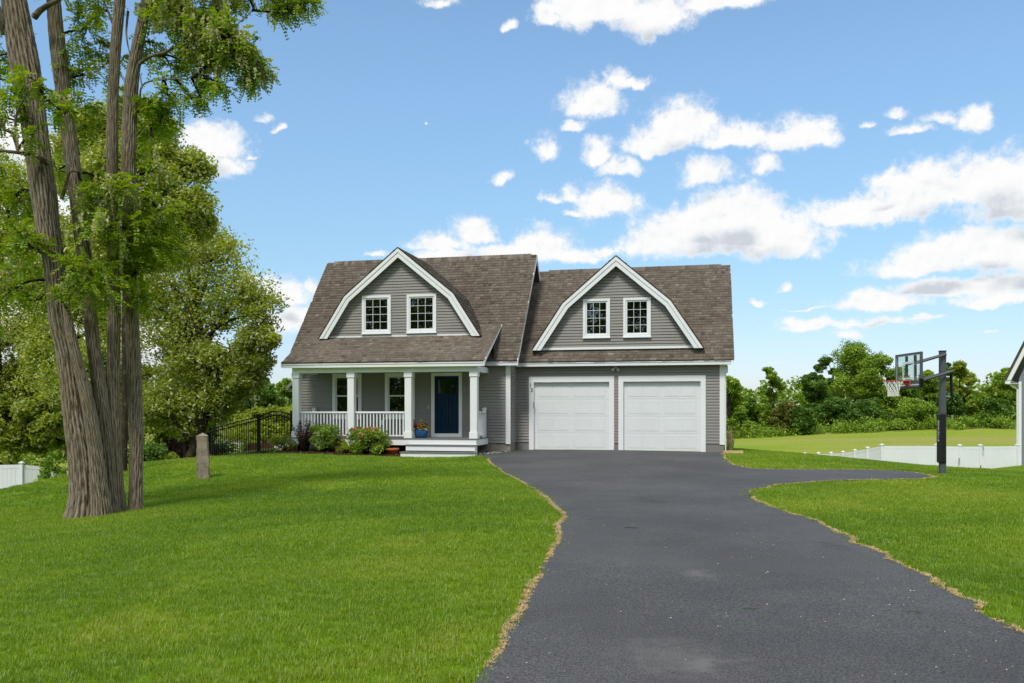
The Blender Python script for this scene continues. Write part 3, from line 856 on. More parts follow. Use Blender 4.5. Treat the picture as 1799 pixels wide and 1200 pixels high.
def slab(name, poly_vz, u0, u1, parent=None):
    return MB().prism([(u0, v, z) for v, z in poly_vz], (u1 - u0, 0, 0)).build(name, M['shingle'], parent or house)


def shingles(parent, P0, e, s, length, lims, seed, expo=.142, w=(.07, .24), single=0):
    """courses of tabs of uneven width and thickness; each tab has its own edge"""
    r = np.random.default_rng(seed); P0, e, s = (np.array(q, float) for q in (P0, e, s)); n = np.cross(e, s); n /= np.linalg.norm(n)
    V, T_ = [], []
    for k in range(int(length / expo) + 1):
        b0 = k * expo; b1 = min(b0 + expo * 1.08, length)
        if b1 - b0 < .03: break
        A, B = lims(min(b0 + expo * .5, length)); a = A - r.uniform(0, w[1])
        ct = r.normal(0, .03)
        while a < B:
            ww = r.uniform(*w); x0, x1 = max(a, A), min(a + ww - .006, B); a += ww
            if x1 - x0 < .02: continue
            t = r.choice([.008, .012, .019]); j = r.normal(0, .005)
            q = [(x0, b0 + j, .001), (x1, b0 + j, .001), (x1, b0 + j, t), (x0, b0 + j, t), (x0, b1, .004), (x1, b1, .004)]
            V += [P0 + e * aa + s * bb + n * (hh + .004) for aa, bb, hh in q]
            T_.append(np.clip(.42 + ct + r.normal(0, .145) + (.12 if t > .01 else 0), 0, 1))
    for i in range(min(single, len(T_))):          # the nearest courses: every tab an object
        np_mesh('shingle', V[i * 6:i * 6 + 6], [(0, 1, 2, 3), (3, 2, 5, 4)], M['shingle'], parent, tint=[T_[i]] * 2)
    V, T_ = V[single * 6:], T_[single:]
    V = np.array(V); m = len(T_); b = np.arange(m)[:, None] * 6
    FV = np.stack([b + [0, 1, 2, 3], b + [3, 2, 5, 4]], 1).reshape(-1, 4)
    return kind(np_mesh('shingles', V, FV, M['shingle'], parent, tint=np.repeat(T_, 2)), 'stuff')


def unit(a): a = np.array(a, float); return a / np.linalg.norm(a)


# main roof
rf = slab('roof', [(-1.27, 3.16), (2.3, 7.42), (2.3, 7.37), (-1.27, 3.125)], -8.30, .30); rf['label'] = 'main shingled roof slope'
rb = slab('roof', [(2.302, 7.42), (5.87, 3.16), (5.87, 3.02), (2.302, 7.20)], -8.30, .30); rb['label'] = 'rear roof slope'
L0 = math.hypot(3.57, 4.26)
shingles(rf, (0, -1.29, 3.145), (1, 0, 0), unit((0, 3.57, 4.26)), L0, lambda b: (-8.32, .325), 1)
# garage roof
rg = slab('roof', [(-.32, 3.16), (3.45, 6.95), (3.45, 6.90), (-.32, 3.125)], .03, 7.52); rg['label'] = 'garage roof slope'
slab('roof', [(3.452, 6.95), (7.2, 3.16), (7.2, 3.02), (3.452, 6.75)], .03, 7.52)
L1 = math.hypot(3.77, 3.79)
shingles(rg, (0, -.34, 3.145), (1, 0, 0), unit((0, 3.77, 3.79)), L1, lambda b: (.03, 7.56), 2)
# porch roof, flatter, dying into the main roof
PS = 1.45 / 2.65
rp = slab('porch_roof', [(-2.775, 3.085), (.05, 3.085 + 2.825 * PS), (.05, 3.05 + 2.825 * PS), (-2.775, 3.052)], -7.71, -.50)
L2 = math.hypot(2.72, 2.72 * PS)
shingles(rp, (0, -2.79, 3.075), (1, 0, 0), unit((0, 1, PS)), L2, lambda b: (-7.73, -.475), 3, single=300)
for u in (-.50, -7.735):
    m = MB(); m.prism([(u, -2.78, 3.085), (u, -.08, 3.085 + 2.70 * PS), (u, -.08, 3.03 + 2.70 * PS), (u, -2.5, 3.085 + .28 * PS - .125), (u, -2.78, 2.91)], (.028, 0, 0)); m.build('rake_board', M['white'], house)
for u in (-.53, -7.70):
    m = MB(); m.prism([(u, -1.27, 3.15), (u, -1.27, 3.05 + 1.5 * PS), (u, -.1, 3.03 + 2.67 * PS), (u, -.1, 4.4)], (.02, 0, 0)); m.build('cheek', M['shingle'], house)
# rake boards of the main and garage gables
for u in (.302, -8.328):
    MB().prism([(u, -1.27, 3.165), (u, 2.3, 7.43), (u, 2.3, 7.20), (u, -1.27, 2.98)], (.026, 0, 0)).build('rake_board', M['white'], house)
    MB().prism([(u, 2.303, 7.43), (u, 5.87, 3.165), (u, 5.87, 2.98), (u, 2.303, 7.20)], (.026, 0, 0)).build('rake_board', M['white'], house)
MB().prism([(7.522, -.32, 3.145), (7.522, 3.45, 6.93), (7.522, 3.45, 6.77), (7.522, -.32, 2.99)], (.02, 0, 0)).build('rake_board', M['white'], house)
MB().prism([(7.522, 3.453, 6.95), (7.522, 7.2, 3.165), (7.522, 7.2, 2.99), (7.522, 3.453, 6.77)], (.02, 0, 0)).build('rake_board', M['white'], house)
# trim and flashing behind the main gable where it stands over the garage roof
MB().prism([(.012, 2.3, 7.15), (.012, 3.0, 6.30), (.012, 3.0, 6.10), (.012, 2.3, 6.95)], (.03, 0, 0)).build('frieze_board', M['white'], house)


def ridge_caps(u0, u1, v, z, slope, seed):
    r = np.random.default_rng(seed); V, FV, T_ = [], [], []; u = u0
    vent = MB().prism([(u0 + .15, v - .14, z - .15 * slope + .02), (u0 + .15, v, z + .035), (u0 + .15, v + .14, z - .15 * slope + .02)], (u1 - u0 - .3, 0, 0)).build('ridge_vent', M['dark'], house)
    u = u0 + .14
    while u < u1 - .16:
        l = r.uniform(.14, .16); t = r.uniform(.008, .016); k = len(V)
        for uu, h in ((u, t), (u + l, .004)):
            V += [(uu, v - .17, z - .17 * slope + .03 + h), (uu, v, z + .045 + h), (uu, v + .17, z - .17 * slope + .03 + h)]
        V += [(u, v - .17, z - .17 * slope + .0), (u, v + .17, z - .17 * slope)]
        FV += [(k, k + 1, k + 4, k + 3), (k + 1, k + 2, k + 5, k + 4), (k, k + 6, k + 7, k + 2)]; T_ += [np.clip(r.normal(.42, .2), 0, 1)] * 3
        V += [(u, v - .175, z - .175 * slope - .01), (u + l, v - .175, z - .175 * slope - .01)]; FV.append((k, k + 3, k + 9, k + 8)); T_.append(.2)
        u += l
    kind(np_mesh('ridge_caps', V, FV, M['shingle'], vent, tint=T_), 'stuff')


ridge_caps(-8.15, .12, 2.3, 7.41, PIT, 4)
ridge_caps(.45, 7.35, 3.45, 6.94, 1.0, 5)


# --- gambrel dormers
def dormer(uc, hw_, zb, zk, za, kx, vf, vback, vb_low, wall_v, wins, seed, zbase):
    """front outline: base corner, kink, apex, kink, base corner; rake boards proud of the wall"""
    out = [(uc - hw_, zb), (uc - kx, zk), (uc, za), (uc + kx, zk), (uc + hw_, zb)]

    def inset(d, pts=out):
        P = [np.array(p) for p in pts]; N = []
        for a, b in zip(P[:-1], P[1:]):
            t = (b - a) / np.linalg.norm(b - a); N.append(np.array([t[1], -t[0]]))
        res = [P[0] + np.array([d / N[0][0], 0])]
        for k in range(1, len(P) - 1):
            m_ = N[k - 1] + N[k]; m_ /= np.linalg.norm(m_); res.append(P[k] + m_ * d / (m_ @ N[k]))
        res.append(P[-1] + np.array([d / N[-1][0], 0])); return res
    i1, i2, i3 = inset(.10), inset(.245), inset(.30)
    for k in range(4):
        MB().prism([(out[k][0], vf - .022, out[k][1]), (out[k + 1][0], vf - .022, out[k + 1][1]), (i1[k + 1][0], vf - .022, i1[k + 1][1]), (i1[k][0], vf - .022, i1[k][1])], (0, .021, 0)).build('shadow_board', M['white'], house)
        MB().prism([(out[k][0], vf, out[k][1]), (out[k + 1][0], vf, out[k + 1][1]), (i2[k + 1][0], vf, i2[k + 1][1]), (i2[k][0], vf, i2[k][1])], (0, .03, 0)).build('rake_board', M['white'], house)
        ii = inset(.06)
        MB().prism([(ii[k][0], vf + .032, ii[k][1]), (ii[k + 1][0], vf + .032, ii[k + 1][1]), (i1[k + 1][0], vf + .032, i1[k + 1][1]), (i1[k][0], vf + .032, i1[k][1])], (0, wall_v - vf - .04, 0)).build('soffit', M['white'], house)
        # roof plane
        a, b = out[k], out[k + 1]; low = k in (0, 3)
        vb = vb_low if low else vback
        o2 = inset(-.03); c, d = o2[k], o2[k + 1]
        # the upper end of a lower plane meets the upper plane, the lower one dies into the main roof
        r_ = MB(); r_.v = [(a[0], vf - .01, a[1]), (b[0], vf - .01, b[1]), (d[0], vf - .01, d[1]), (c[0], vf - .01, c[1]),
                           (a[0], vb, a[1]), (b[0], vback if low else vb, b[1]), (d[0], vback if low else vb, d[1]), (c[0], vb, c[1])]
        r_.f = [(0, 1, 2, 3), (7, 6, 5, 4), (0, 4, 5, 1), (3, 2, 6, 7), (0, 3, 7, 4), (1, 5, 6, 2)]
        ro = r_.build('dormer_roof', M['shingle'], house)
        lo, hi = (c, d) if c[1] < d[1] else (d, c)
        sdir_ = unit((hi[0] - lo[0], 0, hi[1] - lo[1])); Ls = math.hypot(hi[0] - lo[0], hi[1] - lo[1])
        if lo[0] < hi[0]: e, P0, fl = (0, -1, 0), (lo[0], 0, lo[1]), -1
        else: e, P0, fl = (0, 1, 0), (lo[0], 0, lo[1]), 1
        def lims(bb, Ls=Ls, lo=lo, hi=hi, fl=fl):
            zz = lo[1] + (hi[1] - lo[1]) * bb / Ls; vend = min(zbase(zz) + .12, vback)
            return (vf - .03, vend) if fl > 0 else (-vend, -(vf - .03))
        shingles(ro, P0, e, sdir_, Ls, lims, seed + k, w=(.07, .24))
    wv = wall_v
    wl = MB(); wl.poly([(p[0], wv + .02, p[1]) for p in i1]); wl_o = wl.build('dormer_wall', M['sheath'], house)
    sub = [(w[0] + .03, w[1] - .03, w[2] + .03, w[3] - .03) for w in wins]

    def ext(z):
        z = min(max(z, i1[0][1]), i1[2][1] - .02)
        pts = i1[:3]
        for p, q in zip(pts[:-1], pts[1:]):
            if p[1] <= z <= q[1] + 1e-6:
                x = p[0] + (q[0] - p[0]) * (z - p[1]) / (q[1] - p[1]); return (x, 2 * uc - x)
        return (uc - .02, uc + .02)
    siding(wl_o, wv, zb + .10, za - .25, ext, wins)
    e0 = ext(zb + .05)
    MB().box((e0[0] + .12, wv - .03, zb + .02), (e0[1] - .12, wv - .004, zb + .10)).build('base_flashing', M['white'], house)
    for w in wins: window(*w, wv - .018, 3, 4, label=w_label.pop(0))


w_label = ['upper window nearest the left end of the porch dormer', 'upper right window of the porch dormer', 'upper left window over the garage', 'upper right window over the garage']
dormer(-4.04, 3.0, 4.03, 5.53, 7.19, 2.03, -1.20, 2.05, -.2, VM, [(-5.48, -4.38, 4.21, 5.57), (-3.78, -2.68, 4.21, 5.57)], 20, lambda z: -1.25 + (z - 3.18) / PIT)
dormer(3.585, 2.945, 3.56, 5.19, 6.77, 1.86, -.25, 3.25, .5, 0.0, [(2.41, 3.36, 4.0, 5.355), (3.82, 4.77, 4.0, 5.355)], 30, lambda z: -.3 + (z - 3.18))

# --- porch
for (u0, u1, z0, z1) in WIN_LOW: window(u0, u1, z0, z1, VM - .018, 2, 2, .11, True, blinds=True, label='porch window with closed blinds behind the lower sash')
MB().box((-7.42, -2.57, 2.735), (-.78, -2.33, 2.925)).build('porch_beam', M['white'], house)
MB().box((-1.02, -2.328, 2.735), (-.78, VM - .03, 2.925)).build('porch_beam', M['white'], house)
MB().box((-7.42, -2.328, 2.735), (-7.18, VM - .03, 2.925)).build('porch_beam', M['white'], house)
MB().box((-7.17, -2.327, 2.90), (-1.03, VM - .03, 2.922)).build('porch_ceiling', M['white'], house)
for uc in (-7.295, -5.25, -3.185, -.90):
    col = empty('porch_column', (uc, -2.45, .5)); col.parent = house
    MB().box((-.118, -.118, .22), (.118, .118, 2.06)).build('shaft', M['white'], col, bevel=.006)
    MB().box((-.142, -.142, .0), (.142, .142, .219)).build('plinth', M['white'], col, bevel=.008)
    MB().box((-.142, -.142, 2.061), (.142, .142, 2.233)).build('capital', M['white'], col, bevel=.008)


def railing(p0, p1, post=None, npick=15):
    r = empty('porch_railing', (p0[0], p0[1], .5)); r.parent = house; dx, dy = p1[0] - p0[0], p1[1] - p0[1]; L = math.hypot(dx, dy); r.rotation_euler.z = math.atan2(dy, dx)
    MB().box((0, -.045, .835), (L, .045, .90)).build('top_rail', M['white'], r, bevel=.01)
    MB().box((0, -.028, .06), (L, .028, .10)).build('bottom_rail', M['white'], r)
    b0 = None
    for k in range(npick):
        x = L * (k + .5) / npick
        if b0 is None: b0 = MB().box((-.019, -.019, .101), (.019, .019, .834)).build('baluster', M['white'], r); b0.location = (x, 0, 0)
        else: inst(b0, r, (x, 0, 0))
    if post is not None:
        q = MB().box((post - .055, -.055, 0), (post + .055, .055, .98)).build('newel_post', M['white'], r)
        MB().lathe([(.0, 1.045), (.085, 1.01), (.085, .982), (.0, .981)], (post, 0, 0), 4).build('post_cap', M['white'], q)


railing((-7.15, -2.45), (-5.40, -2.45)); railing((-5.10, -2.45), (-3.33, -2.45))
railing((-7.295, -2.30), (-7.295, -1.0), 1.22, 10); railing((-.90, -2.30), (-.90, -1.0), 1.22, 10)
dk = MB().box((-7.58, -2.57, .27), (-.80, -2.545, .472)).build('porch_deck', M['white'], house); dk['label'] = 'white skirt board of the porch floor'
MB().box((-.82, -2.543, .27), (-.795, VM - .03, .472)).build('skirt_board', M['white'], dk)
MB().box((-7.58, -2.543, .27), (-7.555, VM - .03, .472)).build('skirt_board', M['white'], dk)
for k in range(11):
    v0 = -2.59 + k * .148; MB().box((-7.6, v0, .474), (-.78, v0 + .142, .50)).build('deck_board', M['deck'], dk)
for uu in (-7.3, -5.2, -3.4): MB().box((uu, -2.4, -.2), (uu + .15, -2.25, .268)).build('deck_pier', M['dark'], dk)
st = empty('porch_steps', (-1.95, -2.6, 0)); st.parent = house
for (vf, vb, z0, z1, hw_) in ((-.33, -.01, .105, .30, 1.22), (-.64, -.31, -.14, .075, 1.30)):
    MB().box((-hw_ + .03, vf + .03, z0), (hw_ - .03, vf + .055, z1 - .03)).build('riser', M['white'], st)
    MB().box((-hw_, vf, z1 - .028), (hw_, vb, z1)).build('tread', M['deck'], st)
    for s_ in (-1, 1): MB().box((s_ * (hw_ - .05) - .02, vf + .057, z0 - .05), (s_ * (hw_ - .05) + .02, vb, z1 - .03)).build('stringer', M['white'], st)
MB().box((-1.2, .0, .30), (1.2, .02, .31)).build('riser', M['white'], st)

# --- entrance door
fd = empty('front_door'); fd.parent = house
uframe(DOOR[0], DOOR[1], .51, DOOR[3], .115, .115, VM - .05, VM + .02).build('casing', M['white'], fd)
MB().box((-2.85, VM - .06, .505), (-1.76, VM + .05, .625)).build('threshold', M['white'], fd)
ring(-2.745, -1.865, .63, 2.655, .11, VM - .005, VM + .04, .20, .14).build('door_frame', M['navy'], fd)
MB().box((-2.634, VM - .004, 1.93), (-1.976, VM + .035, 2.03)).build('lock_rail', M['navy'], fd)
for k in range(5): MB().box((-2.634 + k * .1316 + .003, VM + .008, .831), (-2.634 + (k + 1) * .1316 - .003, VM + .03, 1.929)).build('plank', M['navy'], fd)
for k in range(3): MB().box((-2.634 + k * .2193 + .012, VM + .012, 2.032), (-2.634 + (k + 1) * .2193 - .012, VM + .02, 2.513)).build('pane', M['glass'], fd)
for k in range(1, 3): MB().box((-2.634 + k * .2193 - .011, VM + .002, 2.031), (-2.634 + k * .2193 + .011, VM + .03, 2.514)).build('muntin', M['navy'], fd)
MB().box((-2.64, VM + .05, 2.0), (-1.97, VM + .2, 2.55)).build('interior', M['dark'], fd)
hd = MB().tube([(-2.69, VM - .03, 1.50), (-2.69, VM - .07, 1.52), (-2.69, VM - .07, 1.70), (-2.69, VM - .02, 1.72)], [.011] * 4, 8).build('handle', M['black'], fd)
MB().lathe([(0, .02), (.03, .02), (.03, 0), (0, 0)], (0, 0, 0), 12).build('deadbolt', M['black'], fd).matrix_local = Matrix.Translation((-2.69, VM - .005, 1.84)) @ Matrix.Rotation(math.pi / 2, 4, 'X')
MB().box((-3.005, VM - .035, 1.50), (-2.965, VM - .008, 1.61)).build('doorbell', M['lamp'], house)
MB().box((-4.77, VM - .05, .92), (-4.66, VM - .01, 1.09)).build('outlet_cover', M['vinyl'], house)
tag(MB().box((-2.63, -1.40, .502), (-1.98, -1.08, .518)).build('doormat', M['mat']), 'tan coir doormat lying before the dark blue front door', 'doormat')

# --- garage doors
pm = None
for gi_, (a, b, c, d) in enumerate(GD):
    g = empty('garage_door'); g.parent = house; g['label'] = ('garage door under the house number', 'garage door nearest the basketball hoop')[gi_]
    uframe(a, b, .015, d, .17, .20, -.035, .10).build('casing', M['white'], g)
    o0, o1, z0, z1 = a + .171, b - .171, .045, d - .201; W = o1 - o0; H = (z1 - z0) / 4
    for k in range(4):
        MB().box((o0, .085, z0 + k * H + .002), (o1, .12, z0 + (k + 1) * H - .002)).build('section', M['door_white'], g)
        for (f0, f1) in ((.058, .236), (.262, .454), (.536, .728), (.757, .938)):
            x0, x1 = o0 + W * f0, o0 + W * f1; zz0, zz1 = z0 + k * H + .10, z0 + (k + 1) * H - .105
            ring(x0 - .02, x1 + .02, zz0 - .02, zz1 + .02, .019, .0795, .0845).build('moulding', M['door_white'], g)
            n = 6; pr = []
            for i in range(n):
                p, q = x0 + (x1 - x0) * i / n, x0 + (x1 - x0) * (i + 1) / n
                pr += [(p + .001, .0835), (p + .009, .079), (q - .009, .079), (q - .001, .0835)]
            m = MB(); m.v = [(x, v, zz0 + .002) for x, v in pr] + [(x, v, zz1 - .002) for x, v in pr]
            m.f = [(i, i + 1, len(pr) + i + 1, len(pr) + i) for i in range(len(pr) - 1)]
            m.build('panel', M['door_white'], g)
    MB().box((o0, .08, .02), (o1, .12, .044)).build('bottom_seal', M['raw_wood'], g)
    if gi_ == 0: MB().box((a + .155, -.05, 1.52), (a + .19, -.036, 1.74)).build('keypad', M['metal'], g)


def text_obj(name, s, size, mat, parent, mw, depth=.006):
    cu = bpy.data.curves.new(name, 'FONT'); cu.body = s; cu.size = size; cu.extrude = depth; cu.align_x = 'CENTER'; cu.align_y = 'CENTER'; cu.resolution_u = 3
    tmp = bpy.data.objects.new(name, cu); C.objects.link(tmp); bpy.context.view_layer.update()
    me = bpy.data.meshes.new_from_object(tmp.evaluated_get(bpy.context.evaluated_depsgraph_get()))
    bpy.data.objects.remove(tmp); me.materials.clear(); me.materials.append(mat)
    o = bpy.data.objects.new(name, me); C.objects.link(o); o.parent = parent; o.matrix_local = mw; return o


for s, u, z in (('1', .53, 2.33), ('3', .575, 2.16)):
    o = text_obj('house_number', s, .19, M['digit'], house, Matrix.Translation((u, -.041, z)) @ Matrix.Rotation(math.pi / 2, 4, 'X'))
    o['label'] = 'black numeral ' + s
# flood light
fl = MB().lathe([(0, 0), (.055, 0), (.055, .03), (0, .03)], (0, 0, 0), 14).build('floodlight', M['lamp'], house)
fl.matrix_local = Matrix.Translation((3.56, -.02, 2.945)) @ Matrix.Rotation(math.pi / 2, 4, 'X')
for s_ in (-1, 1):
    b = MB().lathe([(0, 0), (.02, 0), (.026, .05), (.055, .11), (.062, .15), (.05, .155), (0, .14)], (0, 0, 0), 14).build('lamp_head', M['lamp'], house, smooth=True)
    dr = Vector((s_ * .55, -.35, -.75)).normalized()
    b.matrix_local = Matrix.Translation((3.56 + s_ * .03, -.06, 2.94)) @ dr.to_track_quat('Z', 'Y').to_matrix().to_4x4()
# low roof of the wing that shows past the left end of the porch
MB().prism([(-10.6, 3.2, 2.45), (-8.02, 3.2, 5.03), (-8.02, 3.2, 4.85), (-10.6, 3.2, 2.36)], (0, 2.2, 0)).build('wing_roof', M['shingle'], house)
MB().prism([(-10.6, 3.17, 2.43), (-8.02, 3.17, 5.01), (-8.02, 3.17, 4.78), (-10.6, 3.17, 2.26)], (0, .028, 0)).build('rake_board', M['white'], house)
MB().box((-10.6, 3.2, 2.24), (-10.1, 5.4, 2.27)).build('soffit', M['white'], house)
MB().box((-10.05, 3.5, -1.0), (-8.02, 5.3, 2.5)).build('wing_wall', M['siding'], house)


# ------------------------------------------------------------------ basketball hoop
HX, HY = 10.84, 21.5; HZ = hz(HX, HY)
bh = empty('basketball_hoop', (HX, HY, 0), 0, 'adjustable basketball hoop with glass backboard on a padded grey pole beside the driveway', 'basketball hoop')
MB().box((-.068, -.068, HZ - .3), (.068, .068, 2.93)).build('pole', M['steel'], bh, bevel=.012)
MB().box((-.14, -.14, HZ - .1), (.14, .14, HZ + .03)).build('base_plate', M['steel'], bh, bevel=.01)
MB().box((-.074, -.074, 2.931), (.074, .074, 2.95)).build('pole_cap', M['black'], bh)
pad = MB().box((-.12, -.105, .12), (.060, .085, 1.37)).build('pole_pad', M['pad'], bh, bevel=.03)
text_obj('pad_lettering', 'GOALRILLA', .105, M['letter'], pad, Matrix.Translation((-.1215, -.035, .93)) @ Matrix.Rotation(-math.pi / 2, 4, 'Z') @ Matrix.Rotation(math.pi / 2, 4, 'X') @ Matrix.Rotation(-math.pi / 2, 4, 'Z'), .002)
BX = 9.90 - HX                     # backboard plane, 0.94 m out from the pole
bb = empty('backboard', (BX, -.18, 0)); bb.parent = bh; Y0, Y1, Z0, Z1 = -.68, .68, 2.02, 2.87


def yring(y0, y1, z0, z1, w, x0, x1):
    m = ring(y0, y1, z0, z1, w, x0, x1); m.v = [(b, a, c) for a, b, c in m.v]; return m


MB().box((-.006, Y0 + .045, Z0 + .045), (.006, Y1 - .045, Z1 - .045)).build('glass', M['board_glass'], bb)
yring(Y0, Y1, Z0, Z1, .044, -.025, .035).build('frame', M['steel'], bb)
yring(Y0 + .046, Y1 - .046, Z0 + .046, Z1 - .046, .02, -.0085, -.0065).build('border_line', M['white'], bb)
yring(-.305, .305, 2.21, 2.66, .05, -.0085, -.0065).build('target_square', M['white'], bb)
for y in (-.23, .23): MB().box((.036, y - .03, Z0 + .05), (.085, y + .03, Z1 - .02)).build('brace', M['steel'], bb)
MB().box((-.035, Y0 - .02, Z0 - .03), (.045, Y0 + .05, Z0 + .20)).build('corner_pad', M['black'], bb)
MB().box((-.034, Y0 + .052, Z0 - .03), (.044, Y1 + .02, Z0 - .001)).build('edge_pad', M['pad'], bb)
RZ = 2.18; RR = .228; RCX = BX - .15 - RR; RCY = -.18
rim = empty('rim', (RCX, RCY, RZ)); rim.parent = bh
m = MB(); n = 36; pts = [(RR * math.cos(2 * math.pi * k / n), RR * math.sin(2 * math.pi * k / n), 0) for k in range(n + 1)]
m.tube(pts, [.010] * (n + 1), 8, False).build('hoop', M['red'], rim, smooth=True)
m = MB(); m.prism([(RR - .01, -.10, .008), (RR + .16, -.10, .008), (RR + .16, .10, .008), (RR - .01, .10, .008)], (0, 0, -.02)).build('bracket', M['red'], rim)
m = MB(); m.prism([(RR + .02, -.07, -.013), (RR + .148, -.07, -.013), (RR + .148, -.07, -.15)], (0, .14, 0)).build('bracket_body', M['red'], rim)
MB().box((RR + .132, -.13, -.16), (RR + .146, .13, .06)).build('mount_plate', M['metal'], rim)
m = MB(); N = 12; rings = [(0, RR - .004, -.012), (1, .185, -.10), (2, .150, -.18), (3, .130, -.26), (4, .128, -.34), (5, .135, -.385)]
for k in range(N):
    for s_ in (-1, 1):
        pl = []
        for (i, r, z) in rings: a = 2 * math.pi * (k + s_ * i * .5) / N; pl.append((r * math.cos(a), r * math.sin(a), z))
        m.tube(pl, [.0075] * len(pl), 4, False)
m.build('net', M['net'], rim)
for y in (-.085, .085):
    MB().tube([(.05, y, 2.85), (BX + .06, -.18 + y * 2.2, 2.60)], [.03, .03], 4).build('upper_arm', M['steel'], bh)
    MB().tube([(.22, y, 2.43), (BX + .06, -.18 + y * 2.2, 2.13)], [.032, .032], 4).build('lower_arm', M['steel'], bh)
MB().tube([(.21, 0, 2.40), (.23, 0, 1.76)], [.034, .034], 10).build('lift_strut', M['black'], bh)
MB().tube([(.07, 0, 1.80), (.24, 0, 1.79)], [.022, .022], 6).build('strut_bracket', M['metal'], bh)
MB().tube([(.235, 0, 1.757), (.24, 0, 1.32)], [.009, .009], 6).build('crank_rod', M['black'], bh)
MB().tube([(.24, 0, 1.318), (.24, 0, 1.22)], [.018, .018], 8).build('crank_grip', M['metal'], bh)

# ------------------------------------------------------------------ granite post
GPX, GPY = at(358, 840, 22.5)[:2]; gz = hz(GPX, GPY)
m = MB(); rr = random.Random(3); w = .15; lv = []
for k in range(9):
    z = -.3 + k * (1.42 / 8); lv.append([(sx * (w - .018 * k / 8 + rr.uniform(-.008, .008)) - .012 * k / 8 * 3, sy * (w - .018 * k / 8 + rr.uniform(-.008, .008)), z + rr.uniform(-.01, .01)) for sx, sy in ((-1, -1), (1, -1), (1, 1), (-1, 1))])
for a, b in zip(lv[:-1], lv[1:]):
    for k in range(4): j = (k + 1) % 4; m.poly([a[k], a[j], b[j], b[k]])
tp = (-.03, 0, 1.19)
for k in range(4): m.poly([lv[-1][k], lv[-1][(k + 1) % 4], tp])
import bmesh
gp = m.build('granite_post', M['granite']); bm = bmesh.new(); bm.from_mesh(gp.data); bmesh.ops.remove_doubles(bm, verts=bm.verts, dist=.0005)
bmesh.ops.bevel(bm, geom=[e for e in bm.edges if e.calc_face_angle(0) > .5], offset=.012, segments=2, affect='EDGES'); bm.to_mesh(gp.data); bm.free()
gp.location = (GPX, GPY, gz); gp.rotation_euler.z = .25
tag(gp, 'weathered granite hitching post standing in the left lawn', 'stone post')

# ------------------------------------------------------------------ white vinyl fences


def vinyl_fence(label, pts, h=1.83, group='white vinyl privacy fences', gate=None, cap=.09, z_off=0.0):
    """pts = list of (x, y, z of the ground line)"""
    f = empty('vinyl_fence', pts[0], 0, label, 'fence'); o = Vector(pts[0])
    for k, p in enumerate(pts):
        q = Vector(p) - o; ps = MB().box((q.x - .064, q.y - .064, q.z - .4), (q.x + .064, q.y + .064, q.z + h + .05)).build('fence_post', M['vinyl'], f)
        c = MB(); c.box((q.x - cap, q.y - cap, q.z + h + .051), (q.x + cap, q.y + cap, q.z + h + .085)); zt = q.z + h + .085; b4 = len(c.v) - 4
        c.v.append((q.x, q.y, zt + .05)); ap = len(c.v) - 1; c.f = c.f[:1] + c.f[2:]
        for i in range(4): c.f.append((b4 + i, b4 + (i + 1) % 4, ap))
        c.build('post_cap', M['vinyl'], ps)
    for a, b in zip(pts[:-1], pts[1:]):
        a, b = Vector(a) - o, Vector(b) - o; d = Vector((b.x - a.x, b.y - a.y, 0)); L = d.length; d /= L; nr = Vector((-d.y, d.x, 0))
        if nr.y > 0: nr = -nr

        def P(t, off, z): r = a + (b - a) * (t / L); return (r.x + nr.x * off, r.y + nr.y * off, r.z + z)
        for (z0, z1, nm) in ((h - .14, h - .0, 'top_rail'), (.06, .19, 'bottom_rail')):
            m = MB(); i = 0
            m.v = [P(t, off, z) for t in (.065, L - .065) for off in (-.022, .022) for z in (z0, z1)]
            m.f = [(0, 1, 3, 2), (4, 6, 7, 5), (0, 4, 5, 1), (2, 3, 7, 6), (1, 5, 7, 3), (0, 2, 6, 4)]; m.build(nm, M['vinyl'], f)
        n = max(2, round(L / .165)); t0 = .066; w = (L - .132) / n
        for i in range(n):
            t = t0 + i * w; pr = [(t, .009), (t + .008, .016), (t + w - .008, .016), (t + w - .0015, .009)]
            m = MB(); m.v = [P(x, of, .191) for x, of in pr] + [P(x, of, h - .141) for x, of in pr]
            m.f = [(q, q + 1, 5 + q, 4 + q) for q in range(3)]; m.build('board', M['vinyl'], f)
    return f


def grd(px, D, ytop, h=1.88):
    """ground-line point of a fence whose top shows at pixel row ytop"""
    x, y, z = at(px, ytop, D); return (x, y, z - h)


vinyl_fence('long white vinyl fence on the far left beyond the tree', [grd(-125, 34, 817, 1.88), grd(38, 34.5, 814, 1.88), grd(122, 35.3, 823, 1.88), grd(190, 36.5, 829, 1.88), grd(235, 38, 833, 1.88)])
rf_ = vinyl_fence('white vinyl fence with a gate on the right beside the blue house', [grd(1414, 54, 797, 1.88), grd(1438, 52.3, 796.5, 1.88), grd(1460, 50.6, 796, 1.88), grd(1481, 49, 794.5, 1.88), grd(1502, 47.6, 791.5, 1.88), grd(1524, 46.3, 787, 1.88), grd(1549, 45, 782, 1.88),
                     grd(1645, 45, 782, 1.88), grd(1686, 45, 783, 1.88), grd(1722, 45, 783, 1.88), grd(1787, 45, 782, 1.88)])
fo = Vector(rf_.location)
q = Vector(at(1684, 808, 44.9)) - fo; MB().box((q.x - .03, q.y - .09, q.z - .10), (q.x + .03, q.y - .03, q.z + .10)).build('gate_latch', M['metal'], rf_)
q = Vector(at(1726, 787, 44.9)) - fo; MB().box((q.x - .02, q.y - .11, q.z - .14), (q.x + .02, q.y - .05, q.z + .06)).build('gate_hinge', M['metal'], rf_)

